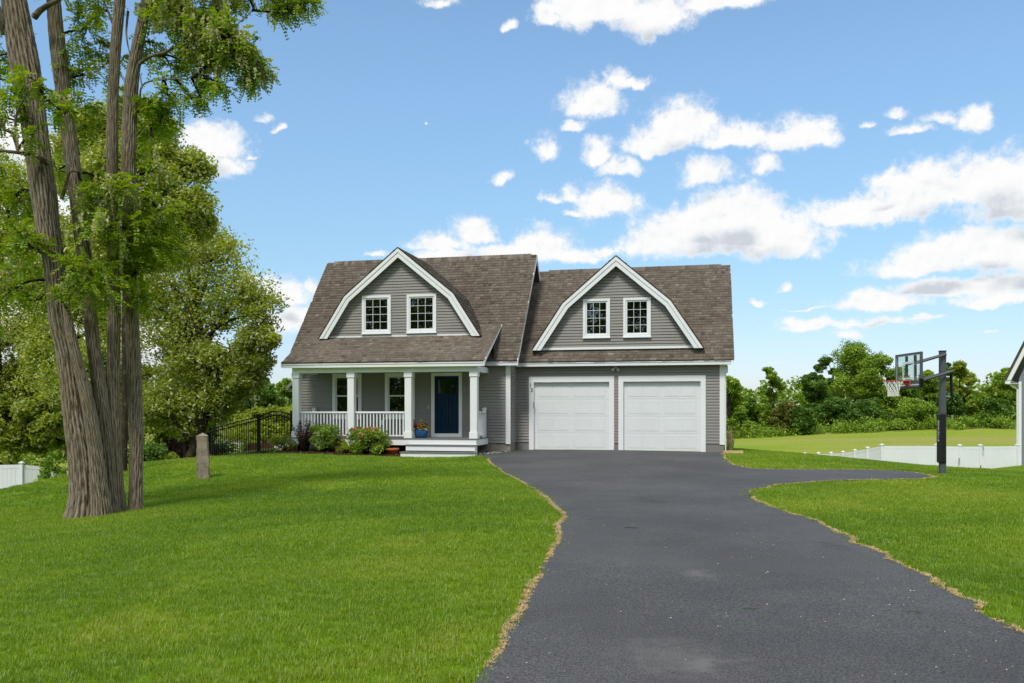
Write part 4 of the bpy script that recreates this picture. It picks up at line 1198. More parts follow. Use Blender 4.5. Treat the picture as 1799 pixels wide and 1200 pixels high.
# small green hose coil in front of the gate
hx, hy = at(1718, 820, 32.4)[:2]; hzz = hz(hx, hy) + .02
hc = empty('garden_hose', (hx, hy, hzz), 0, 'coiled green garden hose lying in front of the white gate', 'hose')
m = MB(); pl = [(.30 * math.cos(a) * (1 + .03 * math.sin(3 * a)), .22 * math.sin(a), .02 + .006 * a / 6.28) for a in np.linspace(0, 6.28 * 4, 90)]
m.tube(pl, [.016] * 90, 6); m.build('coil', M['plastic_green'], hc, smooth=True)
MB().tube([(.1, 0, .04), (.13, .02, .16)], [.02, .016], 8).build('nozzle', M['black'], hc)

# ------------------------------------------------------------------ black metal fence and gate
mfence = None


def metal_panel(root, a, b, ha, hb, n, arch=0.0, o=None):
    """rails and pickets between two ground points; ha/hb heights of the top rail"""
    a, b = Vector(a) - o, Vector(b) - o
    def P(t, z): r = a + (b - a) * t; return Vector((r.x, r.y, r.z + z))
    def top(t): return ha + (hb - ha) * t + arch * math.sin(math.pi * t)
    ts = [i / 12 for i in range(13)]
    for dz, nm in ((0, 'top_rail'), (-.14, 'middle_rail')):
        MB().tube([P(t, top(t) + dz) for t in ts], [.024] * 13, 4).build(nm, M['black'], root)
    MB().tube([P(0, .12), P(1, .12)], [.024] * 2, 4).build('bottom_rail', M['black'], root)
    proto = None
    for i in range(1, n):
        t = i / n; hh = top(t) - .03
        if proto is None: proto = MB().box((-.011, -.011, 0), (.011, .011, 1)).build('picket', M['black'], root); c = proto
        else: c = inst(proto, root)
        p = P(t, .0); c.location = p; c.scale = (1, 1, hh)


def metal_post(root, p, h, o, w=.05):
    q = Vector(p) - o; c = MB().box((q.x - w, q.y - w, q.z - .4), (q.x + w, q.y + w, q.z + h)).build('fence_post', M['black'], root)
    MB().box((q.x - w - .012, q.y - w - .012, q.z + h + .001), (q.x + w + .012, q.y + w + .012, q.z + h + .03)).build('post_cap', M['black'], c)


def gp_(px, D, yb): x, y, z = at(px, yb, D); return Vector((x, y, z))


GA, GB = gp_(454.5, 32.4, 799), gp_(512.5, 32.0, 797); o = GA.copy()
gt = empty('garden_gate', GA, 0, 'black metal garden gate with an arched top beside the porch corner', 'gate')
metal_panel(gt, GA + Vector((.07, 0, 0)), GB - Vector((.07, 0, 0)), 1.46, 1.46, 11, .15, o); metal_post(gt, GA, 1.52, o, .06); metal_post(gt, GB, 1.58, o, .05)
MB().box((GB.x - o.x - .1, -.08, .78), (GB.x - o.x - .055, -.03, .95)).build('latch', M['black'], gt)
mf = empty('metal_fence', GA, 0, 'black metal picket fence stepping down the slope behind the granite post', 'fence')
FP = [GA, gp_(369, 36.0, 813), gp_(304, 39.5, 831), gp_(255, 43, 842), gp_(215, 46.5, 852)]
FT = [(1.46, 1.42), (1.42, 1.42), (1.42, 1.42), (1.42, 1.42)]
for k in range(4):
    d = (FP[k + 1] - FP[k]).normalized() * .07
    metal_panel(mf, FP[k] + d, FP[k + 1] - d, *FT[k], (22, 18, 15, 13)[k], 0, o)
    metal_post(mf, FP[k + 1], 1.46, o)

# things seen through the gate and fence
for k, (px, w_) in enumerate(((446, 17), (463, 15), (475, 11))):
    x, y, z = at(px, 798, 40 + k * .8); hgt = .50
    p = empty('wooden_planter', (x, y, hz(x, y) + .0), .2, ('left brown wooden planter behind the black gate', 'middle brown wooden planter behind the black gate', 'small right brown wooden planter behind the black gate')[k], 'planter')
    hw2 = w_ / F * 40 / 2; zt = CZ + (YH - 779) / F * 40 - p.location.z
    for i in range(4):
        zz = zt * i / 4; MB().box((-hw2, -.22, zz + .004), (hw2, .22, zt * (i + 1) / 4 - .004)).build('board', M['wood'], p)
    MB().box((-hw2 + .03, -.19, zt + .001), (hw2 - .03, .19, zt + .01)).build('soil', M['soil'], p)
    for sx in (-1, 1): MB().box((sx * hw2 - .03, -.26, -.1), (sx * hw2 + .03, -.222, zt)).build('corner_post', M['wood'], p)
for (pa, pb, D, yt, hh, lb) in ((372, 430, 52, 771, .55, 'low pale stone wall beyond the black fence left of the planters'), (478, 520, 50, 772, .6, 'low pale stone wall right of the planters behind the gate')):
    x0, y0, z0 = at(pa, yt, D); x1, y1, _ = at(pb, yt, D + 1); w = empty('stone_wall', (x0, y0, z0), 0, lb, 'wall')
    n = max(3, int((x1 - x0) / .45)); rr = random.Random(pa)
    for r_ in range(3):
        for i in range(n):
            s0 = (x1 - x0) / n
            MB().box((i * s0 + (r_ % 2) * .12 + .006, rr.uniform(-.02, .02), -hh * (r_ + 1) / 3 + .008), ((i + 1) * s0 + (r_ % 2) * .12 - .006, .4, -hh * r_ / 3 - .004)).build('stone', M['stone'], w)
    MB().box((0, .05, -1.6), (x1 - x0, .36, -hh - .001)).build('footing', M['stone'], w)
for (pa, pb, yy, D) in ((302, 348, 808, 37.2), (418, 452, 798.5, 33.6)):
    x0, y0, z0 = at(pa, yy, D); x1 = at(pb, yy, D)[0]
    sl = empty('stone_edging', (x0, y0, z0), .0, 'pale stone edging at the foot of the black fence' + (' under the burgundy shrubs' if pa < 350 else ' left of the gate'), 'edging')
    n = 5 if pa < 350 else 3; s0 = (x1 - x0) / n
    for i in range(n): MB().box((i * s0 + .01, 0, -.5), ((i + 1) * s0 - .01, .3, .05 + .012 * (i % 2) + (n - i) * -.0)).build('stone', M['stone'], sl)

# ------------------------------------------------------------------ neighbour's house
NX, NY = at(1790.5, 700, 45)[:2]; NZ = -1.6
nb = empty('neighbor_house', (NX, NY, NZ), math.radians(-34), 'blue grey clapboard house cut off by the right edge', 'house')
ez = 3.05 - NZ
nw = MB(); nw.prism([(0, 0, -.5), (7, 0, -.5), (7, 0, ez), (4.6, 0, ez + 3.4), (1.3, 0, ez + 3.0), (0, 0, ez)], (0, .2, 0)); nwo = nw.build('wall', M['blue_siding'], nb)
MB().box((.0, .201, -.5), (.15, 9, ez)).build('side_wall', M['blue_siding'], nb)
z = .15
while z < ez + 2.4:
    m = MB(); x0 = 0 if z < ez else (z - ez) / 3.0 * 1.3
    m.v = [(x0, -.017, z), (6.9, -.017, z), (6.9, -.004, z + .115), (x0, -.004, z + .115), (x0, 0, z), (6.9, 0, z)]; m.f = [(0, 1, 2, 3), (4, 5, 1, 0)]
    m.build('siding_panel', M['blue_siding'], nwo); z += .115
MB().box((-.02, -.05, -.3), (.11, -.018, ez - .1)).build('corner_board', M['white'], nb)
e = (-.62, ez - .02); k_ = (.98, ez + 3.55)
MB().prism([(e[0], -.40, e[1]), (k_[0], -.40, k_[1]), (k_[0] + .26, -.40, k_[1] - .06), (e[0] + .27, -.40, e[1])], (0, .03, 0)).build('rake_board', M['white'], nb)
MB().prism([(e[0] + .10, -.369, e[1]), (k_[0] + .10, -.369, k_[1]), (k_[0] + .26, -.369, k_[1] - .06), (e[0] + .27, -.369, e[1])], (0, .36, 0)).build('soffit', M['white'], nb)
MB().prism([(e[0] - .05, -.43, e[1] + .02), (k_[0] - .05, -.43, k_[1] + .02), (k_[0] + .06, -.43, k_[1] - .02), (e[0] + .06, -.43, e[1] - .02)], (0, 9.4, 0)).build('roof', M['shingle'], nb)
MB().prism([(k_[0] - .05, -.43, k_[1] + .02), (4.6, -.43, k_[1] + 1.6), (4.6, -.43, k_[1] + 1.45), (k_[0] + .06, -.43, k_[1] - .05)], (0, 9.4, 0)).build('roof', M['shingle'], nb)
MB().box((e[0], -.37, e[1] - .20), (e[0] + .24, 9, e[1] - .002)).build('gutter', M['white'], nb)
MB().box((e[0] + .241, -.365, e[1] - .19), (-.021, 9, e[1] - .17)).build('soffit', M['white'], nb)
MB().tube([(-.42, -.25, e[1] - .2), (-.30, -.16, e[1] - .34), (-.07, -.11, e[1] - .5), (-.07, -.11, -.2)], [.045] * 4, 4).build('downspout', M['white'], nb)

# lumber offcut and dry ornamental grass at the garage corner
x, y = gpt(1288, 797.5)
lb = MB().box((-.32, -.06, 0), (.32, .06, .09)).build('lumber_offcut', M['raw_wood']); lb.location = (x, y, hz(x, y) + .02); lb.rotation_euler.z = -.1
tag(lb, 'pale lumber offcut lying on the grass at the garage corner', 'board')


# ------------------------------------------------------------------ pots and shrubs
def leaf_obj(name, P, ln, wd, mat, root, rng, up=.35, tint=None, B=(0, 0, 0)):
    V, FV = leaf_quads(P, ln, wd, rng, up)
    return kind(np_mesh(name, V - np.array(B), FV, M[mat], root, tint=np.clip(rng.normal(.5, .22, len(P)), 0, 1) if tint is None else tint), 'stuff')


def shrub(name, label, pos, r, h, mat, n, leaf, seed, stems=9, flowers=None, upright=False, group=None, stem_mat='bark2', nb_=14, cat='shrub'):
    rng = np.random.default_rng(seed); x, y = pos; z = hz(x, y) + .02
    root = empty(name, (x, y, z), 0, label, cat, group)
    sm, off, sv, sf = [], 0, [], []
    tips = []
    for k in range(nb_):
        a = rng.uniform(0, 6.28); q = rng.uniform(0, 1) ** .5
        zz = h * (rng.uniform(.35, .95) if upright else rng.uniform(.2, .88)); rr_ = r * q * (1.0 if not upright else .45 + .55 * zz / h) * (1 if upright else math.sqrt(max(.08, 1 - (zz / h - .35) ** 2 * 1.6)))
        tips.append((rr_ * math.cos(a), rr_ * math.sin(a), zz))
    tips = np.array(tips)
    for k in range(nb_):
        V, FV = tube_np(bend((rng.normal(0, r * .1), rng.normal(0, r * .1), -.05), tips[k], rng, 5, .05), np.linspace(.012, .004, 5), 4)
        sv.append(V); sf.append(FV + off); off += len(V)
    kind(np_mesh('stem_work', np.concatenate(sv), np.concatenate(sf), M[stem_mat], root), 'stuff')
    per = n // nb_
    if upright:
        P = np.concatenate([np.array([t * s for s in np.linspace(.25, 1.12, per)]) + rng.normal(0, r * .055, (per, 3)) for t in tips])
    else: P = cluster_pts(rng, tips, [r * .42] * nb_, [per] * nb_, .8)
    P[:, 2] = np.maximum(P[:, 2], .03)
    ct = np.repeat(rng.normal(.5, .15, nb_), per)
    leaf_obj('foliage', P, leaf[0], leaf[1], mat, root, rng, .35 if not upright else -.3, np.clip(ct + rng.normal(0, .18, len(P)), 0, 1))
    if flowers:
        fm, fn, fs = flowers; sel = tips[np.argsort(-tips[:, 2] + .4 * tips[:, 1])[:fn]] * 1.12
        for p in sel:
            Pf = p + rng.normal(0, fs * .33, (26, 3)); leaf_obj('flower', Pf, fs * .7, fs * .55, fm, root, rng, .1)
    return root


def bed(px, v): # a bed position: photo column at house depth v
    d = np.array([(px - CX) / F, 1.0]); t = (v + HO @ VX) / (d @ VX); return tuple(t * d)


shrub('barberry_shrub', 'upright burgundy brown barberry left of the first porch column', bed(534, -2.95), .50, 1.05, 'brown_twig', 3800, (.075, .022), 11, upright=True, nb_=34)
shrub('spirea_shrub', 'tall deep green shrub with pale flower spikes before the left porch railing', bed(569, -3.0), .50, .98, 'mid_leaf', 1900, (.11, .042), 12, nb_=22)
shrub('barberry_shrub', 'small dark burgundy shrub between two green shrubs under the porch', bed(592, -2.85), .20, .48, 'burgundy', 700, (.05, .03), 13, nb_=9)
shrub('spirea_shrub', 'small bright green shrub close to the second porch column', bed(598, -2.75), .24, .60, 'yellow_leaf', 800, (.06, .03), 14, nb_=10)
shrub('spirea_shrub', 'low lime green shrub at the front of the mulch bed', bed(609, -3.15), .28, .44, 'yellow_leaf', 1000, (.055, .028), 15, nb_=12)
shrub('rhododendron', 'round green rhododendron with pink flowers right of the second porch column', bed(645, -3.05), .60, .86, 'mid_leaf', 2300, (.13, .052), 16, nb_=22, flowers=('pink', 5, .14))
shrub('hydrangea_shrub', 'light green shrub in front of the black gate', bed(497, -2.6), .45, .62, 'yellow_leaf', 1300, (.08, .045), 17, nb_=16)
# stalks of the tall shrub
for (nm, lab, px, v, seed) in (('whiteflower', '', 0, 0, 0),):
    pass
bpos = hw(-2.86, -2.12)
bp = empty('flower_pot', (bpos[0], bpos[1], .50), 0, 'glazed blue pot of red and white flowers on the porch floor', 'flower pot')
MB().lathe([(0, 0), (.16, 0), (.205, .05), (.225, .14), (.225, .22), (.212, .26), (.224, .275), (.222, .29), (.195, .285), (.19, .24), (0, .24)], (0, 0, 0), 28).build('pot', M['blue_pot'], bp, smooth=True)
MB().lathe([(.0, .252), (.189, .25)], (0, 0, 0), 20).build('soil', M['soil'], bp)
rng = np.random.default_rng(40)
leaf_obj('foliage', cluster_pts(rng, [(-.1, 0, .36), (.1, 0, .36), (0, .1, .38), (0, -.12, .34), (.18, -.05, .33), (-.2, 0, .32)], [.13] * 6, [80] * 6), .08, .04, 'mid_leaf', bp, rng)
leaf_obj('spike', np.array([(rng.normal(0, .03), rng.normal(0, .03), .4 + .22 * k / 40) for k in range(40)]), .12, .02, 'mid_leaf', bp, rng, -.5)
for k in range(9):
    a = rng.uniform(0, 6.28); p = np.array([.20 * math.cos(a), .16 * math.sin(a) - .06, .42 + rng.uniform(-.04, .07)])
    leaf_obj('red_flower', p + rng.normal(0, .026, (18, 3)), .05, .04, 'redflower', bp, rng, .1)
for k in range(8):
    p = np.array([rng.uniform(-.24, .24), -.16 + rng.normal(0, .04), .30 + rng.uniform(-.04, .06)]); leaf_obj('white_flower', p + rng.normal(0, .018, (9, 3)), .04, .03, 'whiteflower', bp, rng, .1)
tpos = bed(690, -2.85)
MB0 = MB().lathe([(0, 0), (.14, 0), (.185, .20), (.21, .20), (.215, .275), (.19, .275), (.175, .2), (.15, .22), (0, .22)], (0, 0, 0), 26).build('terracotta_pot', M['terracotta'], smooth=True)
MB0.location = (tpos[0], tpos[1], hz(*tpos) - .03); tag(MB0, 'empty terracotta pot under the porch edge left of the steps', 'flower pot')
fw = bed(487, -3.1)
r_ = empty('bed_flower', (fw[0], fw[1], hz(*fw)), 0, 'small white flowers at the left end of the mulch bed', 'flowers')
leaf_obj('petals', cluster_pts(rng, [(0, 0, .16), (.12, 0, .12)], [.07, .05], [18, 12]), .07, .05, 'whiteflower', r_, rng)
leaf_obj('foliage', cluster_pts(rng, [(0, 0, .07)], [.12], [50]), .07, .03, 'mid_leaf', r_, rng)
x, y = hw(7.42, .35)
og = empty('ornamental_grass', (x, y, hz(x, y)), 0, 'clump of tall tan grass at the right corner of the garage', 'grass clump')
rng = np.random.default_rng(44); V, FV = [], []
for k in range(80):
    a = rng.uniform(0, 6.28); l = rng.uniform(.35, 1.05); s = rng.uniform(.02, .22); b0 = np.array([rng.normal(0, .06), rng.normal(0, .10), 0]); d = np.array([math.cos(a) * s, math.sin(a) * s, l]); w = np.array([math.sin(a), -math.cos(a), 0]) * .006
    i = len(V); V += [b0 - w, b0 + w, b0 + d * .6 + w, b0 + d * .6 - w, b0 + d + np.array([d[0], d[1], 0]) * .4]; V.append(V[-1] + w * .3); FV += [(i, i + 1, i + 2, i + 3), (i + 3, i + 2, i + 5, i + 4)]
kind(np_mesh('blades', V, FV, M['tan_grass'], og, tint=rng.uniform(0, 1, len(FV))), 'stuff')

# shrubs along the black fence and under the trees
shrub('barberry_shrub', 'dark burgundy barberry right of the tree trunks, tallest of the purple shrubs', at(262, 0, 38)[:2], .75, 1.75, 'burgundy', 1500, (.13, .08), 51, nb_=16)
shrub('barberry_shrub', 'burgundy barberry behind the sloping black fence left of the post', at(296, 0, 39.5)[:2], .70, 1.5, 'burgundy', 1400, (.13, .08), 52, nb_=16)
shrub('barberry_shrub', 'burgundy barberry directly left of the granite post', at(337, 0, 37.6)[:2], .85, 1.25, 'burgundy', 1900, (.12, .08), 53, nb_=20)
shrub('boxwood_shrub', 'dark green rounded shrub on the lawn edge right of the tree trunks', at(270, 0, 29.5)[:2], .48, .82, 'dark_leaf', 1600, (.09, .05), 54, nb_=16)
shrub('boxwood_shrub', 'light green low shrub beside the dark rounded one', at(296, 0, 30.2)[:2], .36, .62, 'yellow_leaf', 900, (.08, .045), 55, nb_=12)
shrub('sapling', 'bright green sapling in front of the white left fence', at(100, 0, 30)[:2], .55, 1.95, 'mid_leaf', 800, (.15, .085), 56, nb_=20, cat='sapling')
shrub('weed', 'small yellow green weed between the locust trunks', at(212, 0, 26.2)[:2], .16, .35, 'yellow_leaf', 220, (.07, .04), 57, nb_=6)
shrub('smoke_bush', 'pinkish smoke bush behind the granite post', at(345, 0, 44)[:2], .8, 2.9, 'plume', 1500, (.12, .08), 58, nb_=16, upright=False)
shrub('lilac_shrub', 'tall dark green shrub above the black fence left of the gate', at(362, 0, 43)[:2], 1.05, 3.3, 'dark_leaf', 3600, (.17, .11), 59, nb_=34)
shrub('vine_shrub', 'leafy pale climbing shrub behind the black fence', at(398, 0, 46)[:2], 1.3, 2.7, 'bloom_leaf', 2200, (.15, .09), 60, nb_=24)
shrub('boxwood_shrub', 'tiny green tuft at the foot of the fence right of the granite post', at(372, 0, 33)[:2], .24, .5, 'dark_leaf', 300, (.07, .04), 61, nb_=8)


# ------------------------------------------------------------------ the near locust trees


def furrowed(name, path, D, root, B, seed, sides=112, flare=None, lean=0.0, step=.05):
    """path rows: photo row, centre column, width in pixels, seen at depth D; a deeply furrowed tube"""
    rng = np.random.default_rng(seed); path = sorted(path, key=lambda r: -r[0])
    pz = np.array([CZ + (YH - r[0]) / F * D for r in path]); pxm = np.array([(r[1] - CX) / F * D for r in path]); pr = np.array([r[2] / F * D / 2 * .92 for r in path])
    zz = np.arange(pz[0] - .35, pz[-1], step); cx = np.interp(zz, pz, pxm); r0 = np.interp(zz, pz, pr)
    k = np.ones(9) / 9; pad = lambda a: np.convolve(np.pad(a, 4, mode='edge'), k, 'valid')
    cx, r0 = pad(cx), pad(r0); cy = D + lean * (zz - zz[0]) + .05 * np.sin(zz * .9 + seed)
    a = np.linspace(0, 2 * math.pi, sides, endpoint=False); A, Z = np.meshgrid(a, zz)
    ph = rng.uniform(0, 6.28, 8)
    nr = 19 + seed % 4
    wav = .95 * np.sin(Z * 1.7 + .6 * np.sin(Z * 3.1 + A * 2) + 2 * np.sin(A + ph[0]) + ph[1]) + .7 * np.sin(Z * 3.9 + 3 * np.sin(2 * A + ph[2]))
    rid = np.abs(np.sin(nr * A / 2 + wav)) ; rid2 = np.abs(np.sin(nr * A / 2 - 1.25 * wav + ph[3]))
    g = np.minimum(rid, rid2) ** .6
    g = np.clip(g + .12 * np.sin(Z * 23 + 5 * np.sin(3 * A + ph[4])) + rng.normal(0, .07, g.shape), 0, 1)
    lump = 1 + .04 * np.sin(2 * A + Z * .7 + ph[5]) + .035 * np.sin(3 * A - Z * 1.3 + ph[6])
    R = r0[:, None] * lump * (1 - .15 + .17 * g)
    if flare:
        f = np.exp(-(zz - zz[0] - .3).clip(0) / flare[1])[:, None]; R = R * (1 + flare[0] * f * (1 + .5 * np.sin(5 * A + ph[7])))
    V = np.stack([cx[:, None] + R * np.cos(A), cy[:, None] + R * np.sin(A), Z], -1).reshape(-1, 3); n = len(zz)
    i = np.arange(n - 1)[:, None] * sides; kk = np.arange(sides)[None]; q = (kk + 1) % sides
    FV = np.stack([i + kk, i + q, i + sides + q, i + sides + kk], -1).reshape(-1, 4)
    o = np_mesh(name, V - B, FV, M['bark'], root, smooth=True, extra=('groove', g.ravel()))
    return o, np.stack([cx, cy, zz], 1)


def pinnate(P, Dr, rng, L=.24, pairs=7, lw=.042, ll=.062):
    """compound leaves: a row of paired oval leaflets drooping from each stalk"""
    n = len(P); L_ = L * rng.uniform(.7, 1.25, n); Dr = Dr / np.linalg.norm(Dr, axis=1)[:, None]
    up = np.tile([0, 0, 1.0], (n, 1)); s = np.cross(Dr, up); s /= np.linalg.norm(s, axis=1)[:, None] + 1e-6; nn = np.cross(s, Dr)
    V = []
    for k in range(pairs):
        t = (k + .8) / pairs; c = P + Dr * (L_ * t)[:, None] - np.array([0, 0, 1.0]) * (L_ * t * t * .35)[:, None]
        for sg in (-1, 1):
            d = s * sg * .93 + Dr * .35 + nn * rng.normal(-.12, .22, n)[:, None]; d /= np.linalg.norm(d, axis=1)[:, None]
            e = Dr * .94 - s * sg * .3 + nn * rng.normal(0, .3, n)[:, None]; h = ll * (1 - .35 * abs(t - .5))
            V.append(np.stack([c, c + d * h * .5 + e * lw * .5, c + d * h, c + d * h * .5 - e * lw * .5], 1))
    V = np.stack(V, 1).reshape(-1, 3); return V, np.arange(len(V)).reshape(-1, 4)


def racemes(P, rng, L=.19):
    n = len(P); V = []
    for k in range(7):
        t = k / 7; w = .036 * (1 - .6 * t); c = P - np.array([0, 0, 1]) * (L * t) + rng.normal(0, .010, (n, 3))
        a = rng.normal(0, 1, (n, 3)); a /= np.linalg.norm(a, axis=1)[:, None]; b = np.cross(a, rng.normal(0, 1, (n, 3))); b /= np.linalg.norm(b, axis=1)[:, None]
        V.append(np.stack([c - a * w, c + b * w * .8, c + a * w, c - b * w * .8], 1))
    V = np.stack(V, 1).reshape(-1, 3); return V, np.arange(len(V)).reshape(-1, 4)


def near_locust(label, base, D, trunks, limbs, clusters, seed):
    rng = np.random.default_rng(seed); B = np.array([base[0], base[1], hz(*base)]); root = empty('locust_tree', B, 0, label, 'tree')
    lines = []
    for t in trunks:
        o_, ln = furrowed('trunk', t['path'], t['D'], root, B, t['seed'], flare=t.get('flare'), lean=t.get('lean', 0)); lines.append(ln)
    for pts, r in limbs:
        pw = spline([np.array(at(*p)) for p in pts], 5); V, FV = tube_np(pw - B, np.linspace(r, r * .35, len(pw)), 8)
        np_mesh('limb', V, FV, M['bark'], root, smooth=True, extra=('groove', rng.uniform(.1, .9, len(V)))); lines.append(pw)
    allp = np.concatenate(lines); tv, tf, off = [], [], 0; LP, LD, RP, ct = [], [], [], []
    for (px, py, dd, rp, n, nf) in clusters:
        c = np.array(at(px, py, D + dd)); r = rp / F * (D + dd)
        s = allp[np.argmin(np.linalg.norm(allp - (c - [0, 0, .15]), axis=1) + rng.uniform(0, .2, len(allp)))]
        main = bend(s, c, rng, 7, .08); V, FV = tube_np(main - B, np.linspace(.028, .010, 7), 5); tv.append(V); tf.append(FV + off); off += len(V)
        k = max(4, n // 9)
        for _ in range(k):
            d = rng.normal(0, 1, 3); d[2] *= .75; d /= np.linalg.norm(d); e = c + d * r * rng.uniform(.5, 1.3)
            st_ = main[rng.integers(3, 7)]; tw = bend(st_, e, rng, 5, .06); V, FV = tube_np(tw - B, np.linspace(.007, .003, 5), 3); tv.append(V); tf.append(FV + off); off += len(V)
            m_ = max(3, int(n * .74 / k)); tt = rng.uniform(.35, 1.0, m_); P = np.array([tw[0] + (tw[-1] - tw[0]) * t for t in tt]) + rng.normal(0, .035, (m_, 3))
            dv = (tw[-1] - tw[0]) / np.linalg.norm(tw[-1] - tw[0]); dr = rng.normal(0, .75, (m_, 3)) + dv * .6; dr[:, 2] -= .15
            LP.append(P); LD.append(dr); ct += list(np.full(m_, rng.normal(.5, .13)))
            if nf and rng.uniform() < nf: RP.append(P[:3] - [0, 0, .03])
    kind(np_mesh('twig_work', np.concatenate(tv), np.concatenate(tf), M['bark2'], root), 'stuff')
    P = np.concatenate(LP); Dr = np.concatenate(LD); V, FV = pinnate(P, Dr, rng); ct = np.repeat(np.array(ct), 14)
    kind(np_mesh('crown', V - B, FV, M['locust'], root, tint=np.clip(ct + .08 + rng.normal(0, .16, len(FV)), 0, 1)), 'stuff')
    if RP:
        RP = np.concatenate(RP); RP = np.repeat(RP, 4, 0) + rng.normal(0, .07, (len(RP) * 4, 3)); V, FV = racemes(RP, rng)
        kind(np_mesh('blossom', V - B, FV, M['bloom'], root, tint=rng.uniform(0, 1, len(FV))), 'stuff')
    return root


TA = [(905,146,66),(880,150,60),(800,143,54),(724,131,46),(630,121,41),(560,104,37),(500,101,36),(450,95,38),(400,86,41),(330,77,45),(250,64,44),(180,54,44),(130,45,50),(100,38,52),(50,30,50),(0,22,46),(-80,10,40),(-200,-5,32),(-330,-20,24)]
TC_ = [(900,176,38),(880,174,34),(780,165,26),(700,154,23),(620,134,20),(560,122,15),(500,116,10)]
TB = [(897,196,34),(880,192,30),(780,187,29),(675,176,27),(590,163,25),(500,155,25),(430,144,26),(330,131,26),(250,121,26),(180,113,27),(100,105,29),(50,100,27),(0,97,25),(-100,94,22),(-300,90,16)]
TD = [(890,208,30),(875,207,27),(780,204,25),(675,200,26),(535,199,23),(430,196,21),(330,196,20),(250,198,21),(180,200,19),(100,204,19),(25,210,20),(-40,215,18),(-200,226,14),(-320,232,10)]
TE = [(893,241,31),(886,240,26),(780,239,26),(675,234,27),(535,229,25),(430,228,23),(330,228,24),(250,228,27),(150,230,26),(90,238,23),(40,248,21),(0,255,19),(-120,272,16),(-300,292,11)]
near_locust('cluster of four furrowed locust trunks fused at the base on the left lawn', at(160, 905, 15)[:2], 15.0,
    [dict(path=TA, D=14.9, seed=1, flare=(.14, .16)), dict(path=TC_, D=14.78, seed=2, flare=(.12, .2)), dict(path=TB, D=15.25, seed=3, flare=(.08, .2)), dict(path=TD, D=15.4, seed=4, flare=(.10, .25))],
    [([(86,286,14.8),(60,272,14.6),(30,268,14.4),(-20,262,14.2)], .055), ([(34,268,14.4),(22,235,14.3),(4,222,14.2),(-14,170,14.1)], .04), ([(30,262,14.4),(28,205,14.3),(48,165,14.3),(70,145,14.2)], .025),
     ([(108,350,14.9),(116,325,14.9),(124,302,14.8),(146,305,14.7)], .035), ([(60,30,14.9),(75,15,14.8),(110,-5,14.6),(160,-40,14.4)], .06), ([(12,60,14.9),(-20,-20,14.6),(-60,-90,14.2)], .09),
     ([(204,60,15.4),(190,20,15.5),(165,-30,15.7)], .03), ([(130,400,15.1),(160,350,15.6),(185,318,15.8)], .02)],
    [(150,60,.5,48,130,0),(190,110,.9,42,110,0),(150,132,.4,36,90,.1),(165,15,.6,45,120,.1),(20,175,-.2,32,80,0),(6,205,-.3,34,80,0),(15,60,.6,35,60,0),(-20,100,.4,50,80,0),
     (58,140,-.9,26,60,0),(62,235,-.8,24,50,.2),(108,175,-.7,26,55,.1),(115,200,-.9,22,45,0),(150,200,.8,35,60,.1),
     (45,430,-.3,60,170,.1),(28,345,.2,48,120,.1),(20,520,.4,58,140,.1),(60,530,.3,45,90,0),(130,470,-.9,26,60,0),(110,520,-.9,25,55,0),(180,395,-.5,50,140,.25),(170,350,-.4,35,90,.3),
     (155,480,-.6,42,110,.1),(185,500,-.5,46,120,.1),(200,330,-.4,34,80,.2),(100,300,.9,40,70,0),(90,-60,0,60,120,.2),(180,-80,.4,60,120,.2),(20,-120,0,80,150,.2),(-60,40,.3,60,120,.1),(-50,180,.2,60,120,0),(-60,300,.3,60,130,0),(-50,440,.3,60,130,0)], 101)
